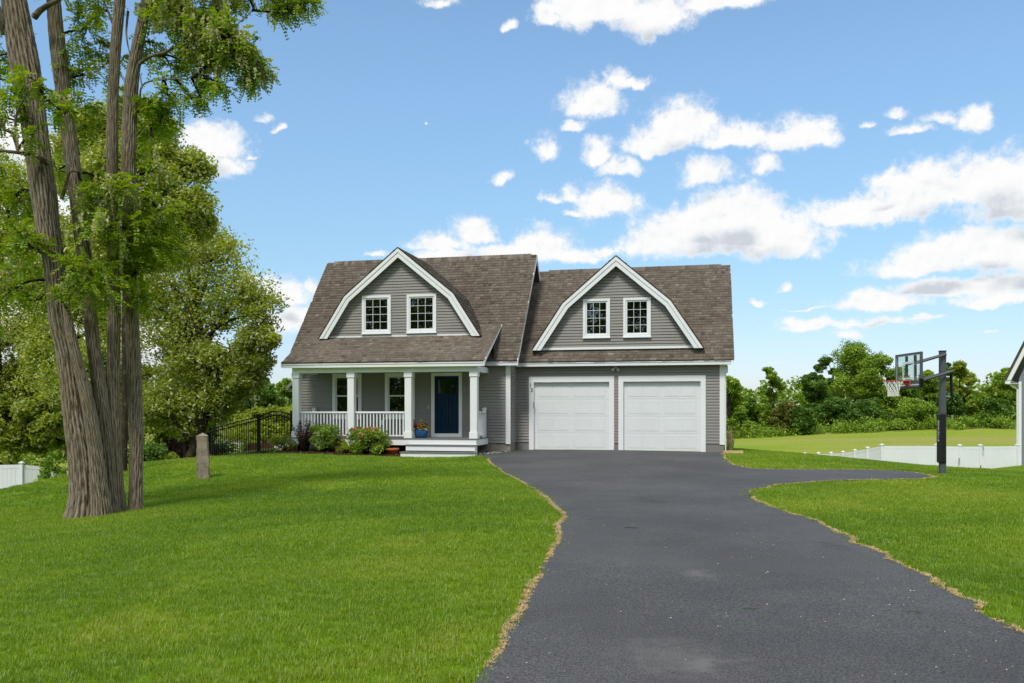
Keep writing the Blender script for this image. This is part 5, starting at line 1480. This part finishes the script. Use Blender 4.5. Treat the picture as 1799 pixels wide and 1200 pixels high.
near_locust('single straight locust trunk rising right of the fused cluster', at(240, 890, 15.5)[:2], 15.5, [dict(path=TE, D=15.5, seed=6, flare=(.12, .2))],
    [([(245,112,15.5),(262,100,15.4),(290,92,15.2),(318,76,15.0),(350,62,14.9),(400,60,14.8)], .035), ([(246,190,15.5),(250,150,15.3),(285,140,15.2),(322,139,15.1),(342,134,15.0)], .018), ([(250,155,15.3),(247,135,15.3),(250,128,15.3)], .014),
     ([(240,320,15.5),(255,280,15.6),(268,230,15.7),(266,195,15.7)], .016), ([(225,20,15.5),(222,60,15.4),(228,95,15.4)], .025), ([(256,0,15.5),(300,-30,15.2),(360,-40,15.0),(405,45,15.0)], .05), ([(380,70,15),(412,46,15),(440,22,15.1),(449,4,15.1)], .014), ([(300,-30,15.2),(400,-60,15.2),(480,-30,15.2),(530,4,15.3)], .035), ([(244,380,15.5),(260,350,15.2),(275,330,15.1)], .02)],
    [(330,28,-.3,48,240,.55),(300,10,-.2,45,190,.5),(370,45,-.5,40,200,.6),(400,70,-.6,40,190,.55),(350,85,-.4,34,140,.5),(430,100,-.5,30,130,.3),(455,115,-.4,22,100,.6),(445,140,-.4,18,70,.5),(385,105,-.5,36,130,.3),(392,150,-.5,18,55,0),(370,135,-.4,22,60,0),
     (285,30,.4,40,120,.3),(270,75,.5,30,70,0),(300,120,.3,30,70,0),(330,115,.4,30,70,.1),(270,180,-.2,26,70,0),(295,170,-.1,30,80,0),(340,176,-.2,20,45,0),(355,178,-.2,12,24,0),(285,205,.0,34,100,.1),(260,215,.2,30,80,0),(240,190,.4,30,70,0),
     (515,2,-.2,30,110,.05),(540,8,-.2,20,70,0),(495,22,-.2,20,60,0),(482,-6,-.2,28,80,.1),(420,-20,-.3,40,120,.4),(360,-30,-.4,50,160,.4),
     (240,340,-.5,34,90,.2),(255,400,-.5,48,150,.2),(225,430,-.6,44,130,.15),(280,370,-.2,42,110,.2),(290,430,-.2,45,110,.15),(240,480,-.4,45,130,.15),(270,300,.2,34,70,.2),(215,400,-.7,30,80,.1),(250,-80,0,60,120,.2),(330,-110,-.2,70,140,.2),(250,520,-.2,34,80,.1)], 102)

# a plain brown trunk farther back, between the two
D = 23.5


# ------------------------------------------------------------------ trees behind on the left (flowering locusts) and the wood
def W(px, py, D): return at(px, py, D)


def blob(px, py, D, rp, sq=.8, dz=None):
    r = rp / F * D; return (W(px, py, D), (r, r * .9, r * sq))


KL = 'flowering trees behind the left lawn'
tree('locust_tree', 'straight brown trunked flowering tree seen between the near locust trunks', W(217, 0, 24)[:2], W(222, 280, 24.5), .095,
     [blob(200,300,25,55),(blob(250,260,25,50)),blob(300,250,25.5,45),blob(310,330,25,50),blob(340,360,25,38),blob(270,400,25,55),blob(170,230,25.5,45),blob(230,210,26,45),blob(340,300,25.5,35),blob(355,400,25,30),blob(130,250,26,45),blob(150,320,26,50),blob(240,330,26,50),blob(230,390,26,50),blob(300,440,26,45),blob(200,440,26,50)], 210, 'bloom_leaf', KL,
     trunk=[W(217 + (830 - y) * .009 + 1.5 * math.sin(y * .02), y, 24) for y in range(860, 270, -55)], bark='bark', seed=201, flowers=.16, leafsize=(.125, .07), subs=(9, 13), sub_r=.60)
tree('locust_tree', 'wide flowering tree whose right limbs reach over the sky toward the house', W(305, 0, 33)[:2], W(330, 470, 33), .24,
     [blob(300,500,33,60),blob(370,460,33,55),blob(420,510,32.5,50),blob(455,545,32,40),blob(475,590,31.5,24),blob(440,600,32,35),blob(380,560,33,60),blob(330,580,33,60),blob(280,600,33.5,55),blob(350,430,33.5,45),blob(300,430,34,55),blob(395,620,32.5,45),
      blob(340,650,33,50),blob(450,635,32,28),blob(260,540,33.5,55),blob(300,700,32.5,45),blob(350,700,32.5,42),blob(400,680,32.5,36),blob(430,665,32,26),blob(270,730,33,40),blob(330,740,33,34),blob(385,715,33,30)], 165, 'bloom_leaf', KL, bark='bark', seed=202, flowers=.18, leafsize=(.145, .085), subs=(9, 14), sub_r=.62)
tree('locust_tree', 'flowering tree filling the left edge behind the trunks', W(20, 0, 41)[:2], W(30, 300, 41), .25,
     [blob(20,330,41,55),blob(-30,400,41,70),blob(50,420,41,55),blob(10,500,41,65),blob(70,500,41,50),blob(-40,560,41,80),blob(40,590,41,65),blob(90,600,41,50),blob(-10,660,41,70),blob(60,680,41,55),blob(60,350,41,40),blob(-40,300,41,60),blob(20,700,41,55)], 250, 'bloom_leaf', KL,
     bark='bark', seed=203, flowers=.14, leafsize=(.16, .095), subs=(9, 13), sub_r=.58)
tree('locust_tree', 'flowering tree whose crown fills the gap between the left trunk pair', W(135, 0, 36)[:2], W(130, 330, 36), .22,
     [blob(130,300,36,50),blob(160,380,36,55),blob(100,420,36,55),blob(150,470,36,55),blob(190,540,35,55),blob(120,560,35.5,60),blob(200,620,35,55),blob(140,660,35,60),blob(230,680,35,50),blob(90,640,36,55),blob(180,700,34.5,55),blob(220,470,36,50),blob(190,260,36.5,45)], 225, 'bloom_leaf', KL,
     seed=204, flowers=.14, leafsize=(.15, .09), subs=(9, 13), sub_r=.58)
tree('maple_tree', 'low spreading flowering tree behind the left white fence', W(10, 0, 42)[:2], W(20, 620, 42), .2,
     [blob(-40,720,40,60),blob(20,740,40,55),blob(80,720,40,60),blob(40,780,40,45),blob(100,770,40,45),blob(-30,780,40,50),blob(130,720,41,55),blob(60,660,42,60),blob(0,660,42,60)], 190, 'bloom_leaf', KL, flowers=.06, seed=205, leafsize=(.22, .14), subs=(8, 11), limbs=True)
tree('maple_tree', 'shaded green tree behind the single trunk and the fence', W(300, 0, 41)[:2], W(290, 640, 41), .19,
     [blob(220,740,41,50),blob(280,700,41,55),blob(330,690,41,50),blob(270,760,41,45),blob(330,745,41,40),blob(370,690,41.5,45),blob(310,650,42,50),blob(170,740,41,55),blob(390,650,42,40)], 160, 'mid_leaf', KL, seed=206, leafsize=(.22, .14), subs=(8, 11), flowers=.02)

# shaded understorey along the left boundary
rng = np.random.default_rng(66); cs, rs = [], []
for px in np.arange(-90, 345, 9):
    D = 49 + rng.uniform(-2, 3); x, y = (px - CX) / F * D, D
    for t in (.25, .6, .95): cs.append((x + rng.uniform(-.4, .4), y + rng.uniform(-.6, .6), hz(x, y) + 3.6 * t * rng.uniform(.8, 1.1))); rs.append(rng.uniform(.6, 1.1))
us = leaf_obj('understorey', cluster_pts(rng, cs, rs, [150] * len(cs), .8), .20, .12, 'mid_leaf', None, rng)
tag(us, 'shaded green understorey behind the left fence under the flowering trees', 'underbrush')

# ------------------------------------------------------------------ wood behind the gate and willows
for k, (px, yt, yb, wp, D, mt, lb) in enumerate([
    (395, 655, 745, 34, 92, 'dark_leaf', 'round dark tree left in the wood behind the black gate'), (430, 662, 745, 30, 95, 'mid_leaf', 'lighter green tree in the wood above the black gate'),
    (468, 672, 745, 30, 93, 'dark_leaf', 'dark tree in the wood left of the porch corner'), (500, 664, 745, 34, 96, 'mid_leaf', 'round green tree just left of the porch roof end'),
    (540, 668, 745, 34, 98, 'dark_leaf', 'wood tree mostly hidden by the porch column')]):
    r = wp
    tree('maple_tree', lb, W(px, 0, D)[:2], W(px, yt + 12, D), .22, [blob(px - r * .5, yt + 34, D, r * .55), blob(px + r * .5, yt + 30, D, r * .55), blob(px, yt + 18, D, r * .6), blob(px, yt + 52, D, r * .8), blob(px - r * .6, yt + 60, D, r * .6), blob(px + r * .6, yt + 60, D, r * .6)],
         120, mt, 'wood trees behind the gate', seed=300 + k, leafsize=(.38, .26), subs=(8, 12), limbs=False, sub_r=.42)
tree('pine_tree', 'dark pine top poking above the wood left of the porch', W(463, 0, 110)[:2], W(463, 655, 110), .25, [blob(463, 660 + 7 * k, 110, 7 + 3.2 * k, .5) for k in range(6)], 60, 'dark_leaf', seed=309, leafsize=(.5, .14), subs=(6, 9), limbs=False)
for k, (px, yt, wp, D, lb) in enumerate([(420, 722, 26, 60, 'yellow green willow shrub left of the gate post'), (452, 714, 28, 62, 'yellow green willow shrub behind the arched gate'), (485, 711, 30, 61, 'yellow green willow shrub behind the right half of the gate'), (518, 716, 26, 63, 'yellow green willow shrub at the porch column'), (470, 742, 30, 57, 'low willow shrub behind the planters'), (432, 750, 30, 56, 'low willow shrub left of the planters'), (505, 745, 26, 57, 'low willow shrub right of the planters')]):
    tree('willow_shrub', lb, W(px, 0, D)[:2], W(px, yt + 10, D), .07, [blob(px - wp * .5, yt + 22, D, wp * .6), blob(px + wp * .5, yt + 20, D, wp * .6), blob(px, yt + 14, D, wp * .6), blob(px, yt + 36, D, wp * .8)], 110, 'yellow_leaf', 'willow shrubs beyond the gate', seed=320 + k, leafsize=(.30, .12), subs=(8, 12), limbs=False, sub_r=.4)
x, y, z = W(448, 700, 85)
up_ = empty('utility_pole', (x, y, hz(x, y)), 0, 'thin pale utility pole with a crossarm in front of the wood', 'utility pole')
hp = z + .25 - up_.location.z; MB().tube([(0, 0, -.5), (0, 0, hp)], [.09, .07], 8).build('pole', M['wood_grey'], up_); MB().box((-.5, -.14, hp - .42), (.5, -.09, hp - .36)).build('crossarm', M['wood_grey'], up_)
for sx in (-.45, -.2, .2, .45): MB().tube([(sx, -.125, hp - .358), (sx, -.125, hp - .25)], [.03, .03], 6).build('insulator', M['wood_grey'], up_)

# ------------------------------------------------------------------ wood at the far side of the field
KF = 'wood edge beyond the field'
FAR = [ # px, top row, base row, half width, depth, leaf, label, sparse
 (1285, 660, 768, 30, 100, 'mid_leaf', 'bright green tree directly behind the garage corner', 0), (1312, 700, 768, 26, 108, 'dark_leaf', 'low dark tree right of the garage corner', 0),
 (1357, 640, 768, 24, 112, 'mid_leaf', 'slender open crowned tree standing alone against the sky', 1), (1340, 712, 768, 28, 106, 'mid_leaf', 'low tree under the slender open crowned one', 0), (1385, 706, 768, 28, 104, 'pale_leaf', 'pale low tree right of the slender one', 0),
 (1428, 655, 766, 26, 118, 'dark_leaf', 'darker tree left of the tallest tree', 0), (1455, 622, 765, 26, 124, 'dark_leaf', 'thin crowned tree leaning on the left flank of the tallest tree', 1), (1500, 601, 765, 60, 120, 'mid_leaf', 'tallest broad tree in the wood left of the hoop', 0),
 (1548, 622, 762, 44, 116, 'mid_leaf', 'broad tree directly behind the basketball net', 0), (1585, 660, 760, 34, 118, 'dark_leaf', 'dark tree behind the backboard', 0), (1628, 650, 758, 32, 122, 'mid_leaf', 'green tree seen through the hoop arms', 0),
 (1690, 632, 756, 34, 112, 'yellow_leaf', 'yellow green flat topped tree right of the hoop pole', 1), (1664, 628, 756, 12, 125, 'dark_leaf', 'narrow dark tree tip just right of the pole top', 1), (1665, 690, 756, 30, 108, 'dark_leaf', 'dark low tree behind the pole pad', 0), (1722, 692, 756, 28, 110, 'mid_leaf', 'mid green tree under the yellow green one', 0),
 (1772, 645, 755, 34, 105, 'mid_leaf', 'tall tree beside the blue house', 0), (1750, 700, 755, 28, 102, 'dark_leaf', 'dark tree left of the blue house corner', 0), (1410, 715, 768, 24, 102, 'dark_leaf', 'low dark tree at the left foot of the wood', 0), (1470, 700, 765, 34, 108, 'dark_leaf', 'dark low tree under the tallest tree', 0),
 (1525, 705, 763, 34, 106, 'dark_leaf', 'dark low tree below the basketball net', 0), (1610, 705, 759, 36, 106, 'mid_leaf', 'low spreading tree left of the hoop pole', 0), (1815, 640, 755, 40, 108, 'mid_leaf', 'tree mostly hidden by the blue house', 0), (1240, 690, 768, 30, 112, 'dark_leaf', 'dark tree peeking out behind the garage wall', 0)]
for k, (px, yt, yb, wp, D, mt, lb, sp) in enumerate(FAR):
    rng = np.random.default_rng(400 + k); hpx = yb - yt; bl = []
    if sp:
        for j in range(9):
            t = (j + .5) / 9; bl.append(blob(px + rng.uniform(-.75, .75) * wp * (1 - .5 * abs(t - .45)), yt + 8 + hpx * .62 * (1 - t), D + rng.uniform(-1, 1), wp * rng.uniform(.30, .45), .7))
    else:
        for j in range(19):
            t = (j + .5) / 19; wd = math.sin(math.pi * (.22 + .66 * t)) ** .7
            bl.append(blob(px + rng.uniform(-.9, .9) * wp * wd * .75, yb - hpx * (.10 + .80 * t), D + rng.uniform(-2, 2), wp * rng.uniform(.34, .52), .8))
        bl.append(blob(px, yt + wp * .35, D, wp * .38))
    tree('maple_tree', lb, W(px, 0, D)[:2], W(px + rng.uniform(-3, 3), yt + hpx * .15, D), (.14 if sp else .26) if hpx > 90 else .16, bl, 110 if sp else 150, mt, KF, seed=400 + k, leafsize=(.27, .18), subs=(8, 11) if sp else (9, 13), limbs=bool(sp), sub_r=.52 if sp else .50, twig_r=.035, up=.5)
# underbrush along the wood's foot and a far tree line
rng = np.random.default_rng(77); cs, rs = [], []
for px in np.arange(1255, 1830, 6.5):
    D = np.interp(px, [1255, 1450, 1830], [98, 104, 99]) + rng.uniform(-3, 3); x, y = (px - CX) / F * D, D; h_ = rng.uniform(.2, 1.5)
    cs.append((x, y, hz(x, y) + h_ * .75)); rs.append(rng.uniform(.5, 1.5))
P = cluster_pts(rng, cs, rs, [170] * len(cs), .75); P[:, 2] = np.maximum(P[:, 2], height(P[:, 0], P[:, 1]) + .05)
ub = leaf_obj('underbrush', P, .26, .16, 'mid_leaf', None, rng)
tag(ub, 'tangled dark underbrush along the foot of the wood beyond the field', 'underbrush')
cs, rs = [], []
for a in np.linspace(-.85, .75, 230):
    D = 240 + rng.uniform(-15, 15); x, y = D * math.sin(a), D * math.cos(a); h_ = rng.uniform(7, 12) * (1 if a > -.2 else 1.15)
    for t in (.25, .6, .9): cs.append((x + rng.uniform(-2, 2), y, hz(x, y) + h_ * t)); rs.append(3.4 - 1.1 * t)
fw_ = leaf_obj('distant_wood', cluster_pts(rng, cs, rs, [75] * len(cs), .8), 1.1, .8, 'mid_leaf', None, rng)
tag(fw_, 'distant line of green wood on the horizon', 'wood')
# the wooded side of the street opposite the house
cs, rs = [], []
for x in np.arange(-75, 60, 2.6):
    y = -34 + rng.uniform(-6, 6); h_ = rng.uniform(14, 23)
    for t in (.1, .25, .4, .55, .7, .84, .95): cs.append((x + rng.uniform(-2, 2), y + rng.uniform(-2, 2), h_ * t)); rs.append(3.9 - 1.2 * abs(t - .5))
sw = leaf_obj('street_wood', cluster_pts(rng, cs, rs, [190] * len(cs), .8), .8, .6, 'mid_leaf', None, rng)
tag(sw, 'wood across the street that the windows reflect', 'wood')


# ------------------------------------------------------------------ grass, straw edging, petals, gravel
def tuft(name, n, r, h, w, seed, mat, lean=.5, seg=2):
    rng = np.random.default_rng(seed); V, FV, T_ = [], [], []
    for k in range(n):
        a = rng.uniform(0, 6.28); q = r * math.sqrt(rng.uniform(0, 1)); b0 = np.array([q * math.cos(a), q * math.sin(a), -.01]); az = rng.uniform(0, 6.28)
        hh = h * rng.uniform(.55, 1.15); ln = hh * lean * rng.uniform(.2, 1.2); d = np.array([math.cos(az), math.sin(az), 0]); s = np.array([-math.sin(az), math.cos(az), 0]) * w * rng.uniform(.7, 1.2)
        p1 = b0 + d * ln * .35 + [0, 0, hh * .6]; p2 = b0 + d * ln + [0, 0, hh]; i = len(V)
        V += [b0 - s, b0 + s, p1 + s * .8, p1 - s * .8, p2 + s * .15, p2 - s * .15]; FV += [(i, i + 1, i + 2, i + 3), (i + 3, i + 2, i + 4, i + 5)]; T_ += [rng.uniform(0, 1)] * 2
    o = np_mesh(name, V, FV, M[mat], tint=T_); C.objects.unlink(o); return o


def scatter(name, pts, tufts, gt, smin, smax, seed, label=None, cat=None):
    """instances of the tufts on a cloud of ground points, by geometry nodes"""
    rng = np.random.default_rng(seed); n = len(pts); me = bpy.data.meshes.new(name); me.vertices.add(n); me.vertices.foreach_set('co', np.asarray(pts, np.float32).ravel()); me.update()
    def attr(nm, v, t='FLOAT'): a = me.attributes.new(nm, t, 'POINT'); a.data.foreach_set('value', v)
    attr('gtint', np.asarray(gt, np.float32)); attr('rz', rng.uniform(0, 6.28, n).astype(np.float32)); attr('sc', rng.uniform(smin, smax, n).astype(np.float32)); attr('pick', rng.integers(0, len(tufts), n).astype(np.int32), 'INT')
    o = bpy.data.objects.new(name, me); C.objects.link(o); kind(o, 'stuff')
    if label: tag(o, label, cat)
    g = bpy.data.node_groups.new(name + '_nodes', 'GeometryNodeTree'); g.interface.new_socket('Geometry', in_out='INPUT', socket_type='NodeSocketGeometry'); g.interface.new_socket('Geometry', in_out='OUTPUT', socket_type='NodeSocketGeometry')
    N = g.nodes; gi = N.new('NodeGroupInput'); go = N.new('NodeGroupOutput'); m2p = N.new('GeometryNodeMeshToPoints'); g.links.new(gi.outputs[0], m2p.inputs[0])
    ins = N.new('GeometryNodeInstanceOnPoints'); g.links.new(m2p.outputs[0], ins.inputs['Points']); jn = N.new('GeometryNodeGeometryToInstance')
    for t in reversed(tufts):
        oi = N.new('GeometryNodeObjectInfo'); oi.inputs[0].default_value = t; oi.inputs['As Instance'].default_value = True; g.links.new(oi.outputs['Geometry'], jn.inputs[0])
    g.links.new(jn.outputs[0], ins.inputs['Instance']); ins.inputs['Pick Instance'].default_value = True

    def named(nm, ty):
        q = N.new('GeometryNodeInputNamedAttribute'); q.data_type = ty; q.inputs[0].default_value = nm; return q.outputs[0]
    g.links.new(named('pick', 'INT'), ins.inputs['Instance Index'])
    cv = N.new('ShaderNodeCombineXYZ'); g.links.new(named('rz', 'FLOAT'), cv.inputs[2]); g.links.new(cv.outputs[0], ins.inputs['Rotation'])
    g.links.new(named('sc', 'FLOAT'), ins.inputs['Scale']); g.links.new(ins.outputs[0], go.inputs[0])
    md = o.modifiers.new('scatter', 'NODES'); md.node_group = g; return o


def vnoise(x, y, s, seed):
    """smooth value noise for natural patches"""
    r = np.random.default_rng(seed); G = r.uniform(0, 1, (64, 64)); u, v = x / s + 300.5, y / s + 300.5; i, j = np.floor(u).astype(int), np.floor(v).astype(int); f, g = u - i, v - j; f = f * f * (3 - 2 * f); g = g * g * (3 - 2 * g)
    a = lambda p, q: G[p % 64, q % 64]; return (a(i, j) * (1 - f) + a(i + 1, j) * f) * (1 - g) + (a(i, j + 1) * (1 - f) + a(i + 1, j + 1) * f) * g


rng = np.random.default_rng(9)
HOUSE_F = np.array([hw(*p) for p in [(-8.1, -.9), (0.02, -.9), (0.05, 0), (7.26, 0), (7.26, 7), (-8.1, 5.6)]]); DECK_F = np.array([hw(*p) for p in [(-7.5, -2.5), (-.8, -2.5), (-.8, -.9), (-7.5, -.9)]])
STEP_F = np.array([hw(*p) for p in [(-3.25, -3.22), (-.62, -3.22), (-.62, -2.4), (-3.25, -2.4)]]); BEDS = spline(np.vstack([BED, BED[:1]]), 4)[:-1]


def lawn_points(d0, d1, dens, seed):
    rng = np.random.default_rng(seed); xm = d1 * .68 + 3.2; area = 2 * xm * (d1 - d0); n = int(area * dens)
    P = np.stack([rng.uniform(-xm, xm, n), rng.uniform(d0, d1, n)], 1); P = P[np.abs(P[:, 0]) < P[:, 1] * .66 + 3.2]
    for pl in (POLY, HOUSE_F, DECK_F, STEP_F, BEDS, GRV): P = P[~in_poly(P, pl)]
    return P


def tint_of(P):
    x, y = P[:, 0], P[:, 1]
    return np.clip(-.14 + .50 * vnoise(x, y, 1.7, 1) + .34 * vnoise(x * .35 + y * .2, y - x * .3, .5, 2) + .46 * vnoise(x + y * .4, y, 4.5, 3) + rng.normal(0, .09, len(P)) + (rng.uniform(0, 1, len(P)) < .02) * .45 + (vnoise(x, y, .8, 21) > .86) * .22, 0, 1)


T1 = [tuft('grass_tuft', 50, .075, .040, .0017, 500 + k, 'grass', .7) for k in range(5)]
T2 = [tuft('grass_tuft', 80, .15, .042, .0028, 510 + k, 'grass', .6) for k in range(4)]
T3 = [tuft('grass_tuft', 80, .26, .045, .0055, 520 + k, 'grass', .6) for k in range(4)]
ng = 0
pp = [(lawn_points(2.6, 9.0, 330, 1), T1), (lawn_points(9.0, 17.0, 95, 2), T2), (lawn_points(17.0, 36.0, 22, 3), T3)]
for (P, T_) in pp:
    z = height(P[:, 0], P[:, 1]); ng += len(P)
    scatter('lawn_grass', np.column_stack([P, z]), T_, tint_of(P), .7, 1.25, 30 + ng % 7, 'mown green lawn grass', 'grass')

# dried grass edge along the driveway and litter of fallen petals
E1 = LS[(LS[:, 1] > 3.4)]; E2 = RS[(RS[:, 1] > 3.4)]
ep, es = [], []
for E, off, a0, wd in ((E1, -1, .9, 1.0), (E2, 1, .9, 1.1)):
    seg = np.linalg.norm(np.diff(E, axis=0), axis=1); cum = np.concatenate([[0], np.cumsum(seg)]); n = int(cum[-1] * 80); s = rng.uniform(0, cum[-1], n)
    x = np.interp(s, cum, E[:, 0]); y = np.interp(s, cum, E[:, 1]); w = vnoise(s, s * 0, .8, 7)
    w2 = vnoise(s, s * 0, .28, 8); keep = rng.uniform(0, 1, n) < np.clip(w * 1.5 + w2 * .9 - .62, .05, 1) * np.interp(y, [4, 12, 30], [1, .9, .55]); spread = .005 + .026 * w * w2
    ep.append(np.stack([x + rng.normal(0, 1, n) * spread, y + rng.normal(0, 1, n) * spread], 1)[keep])
ep = np.concatenate(ep); S1 = [tuft('straw_tuft', 26, .022, .017, .0024, 530 + k, 'straw', 1.5) for k in range(4)]
scatter('dry_grass_edge', np.column_stack([ep, height(ep[:, 0], ep[:, 1]) + .022]), S1, rng.uniform(0, 1, len(ep)), .6, 1.35, 41, 'dried tan grass clippings along both driveway edges', 'dry grass')
n = 5200; dd = 4.3 + 26 * rng.uniform(0, 1, n) ** 1.6; P = np.stack([rng.uniform(-2, 10.5, n), dd], 1); P = P[in_poly(P, POLY)]
cl = vnoise(P[:, 0], P[:, 1], .9, 12) * vnoise(P[:, 0], P[:, 1], .35, 13); P = P[rng.uniform(0, 1, len(P)) < np.clip(cl * 2.4 - .12, .03, 1)]
V, FV = leaf_quads(np.column_stack([P, height(P[:, 0], P[:, 1]) + .026]), .012, .008, rng, 2.5)
tag(kind(np_mesh('fallen_petals', V, FV, M['petal'], tint=rng.uniform(0, 1, len(P)) ** 1.3), 'stuff'), 'pale petals and bits scattered on the asphalt driveway', 'petals')
# small fallen twigs
for k, (px, py, l, lb) in enumerate([(1305, 1077, .10, 'small green twig lying on the driveway near the middle'), (1594, 1083, .09, 'small green twig lying near the right driveway edge'), (1098, 933, .15, 'thin brown twig on the driveway centre')]):
    x, y = flat(px, py); V, FV = tube_np(np.array([(0, 0, 0), (l * .35, .012, .006), (l * .7, -.008, .004), (l, .01, 0)]), np.array([.0035, .003, .003, .002]), 6)
    t = np_mesh('twig', V, FV, M['bark2'] if k == 2 else M['dark_leaf']); t.location = (x, y, hz(x, y) + .028); t.rotation_euler.z = -.12 * k - .1
    tag(t, lb, 'twig')
n = 2600; P = np.stack([rng.uniform(GRV[:, 0].min(), GRV[:, 0].max(), n), rng.uniform(GRV[:, 1].min(), GRV[:, 1].max(), n)], 1); P = P[in_poly(P, GRV)]
V, FV = leaf_quads(np.column_stack([P, height(P[:, 0], P[:, 1]) + .035]), .06, .05, rng, .8)
tag(kind(np_mesh('gravel_chips', V, FV, M['gravel'], tint=rng.uniform(0, 1, len(P))), 'stuff'), 'grey gravel chips along the foundation beside the steps', 'gravel')
# mulch chips
n = 5200; P = np.stack([rng.uniform(BEDS[:, 0].min(), BEDS[:, 0].max(), n), rng.uniform(BEDS[:, 1].min(), BEDS[:, 1].max(), n)], 1); P = P[in_poly(P, BEDS)]
M['chip'] = leaf_mat('mulch_chip', [(0, (.04, .018, .012)), (.6, (.10, .048, .030)), (1, (.20, .11, .07))], 0, .02)
V, FV = leaf_quads(np.column_stack([P, height(P[:, 0], P[:, 1]) + .05]), .08, .022, rng, 1.0)
tag(kind(np_mesh('mulch_chips', V, FV, M['chip'], tint=rng.uniform(0, 1, len(P))), 'stuff'), 'brown bark chips in the planting bed before the porch', 'mulch')
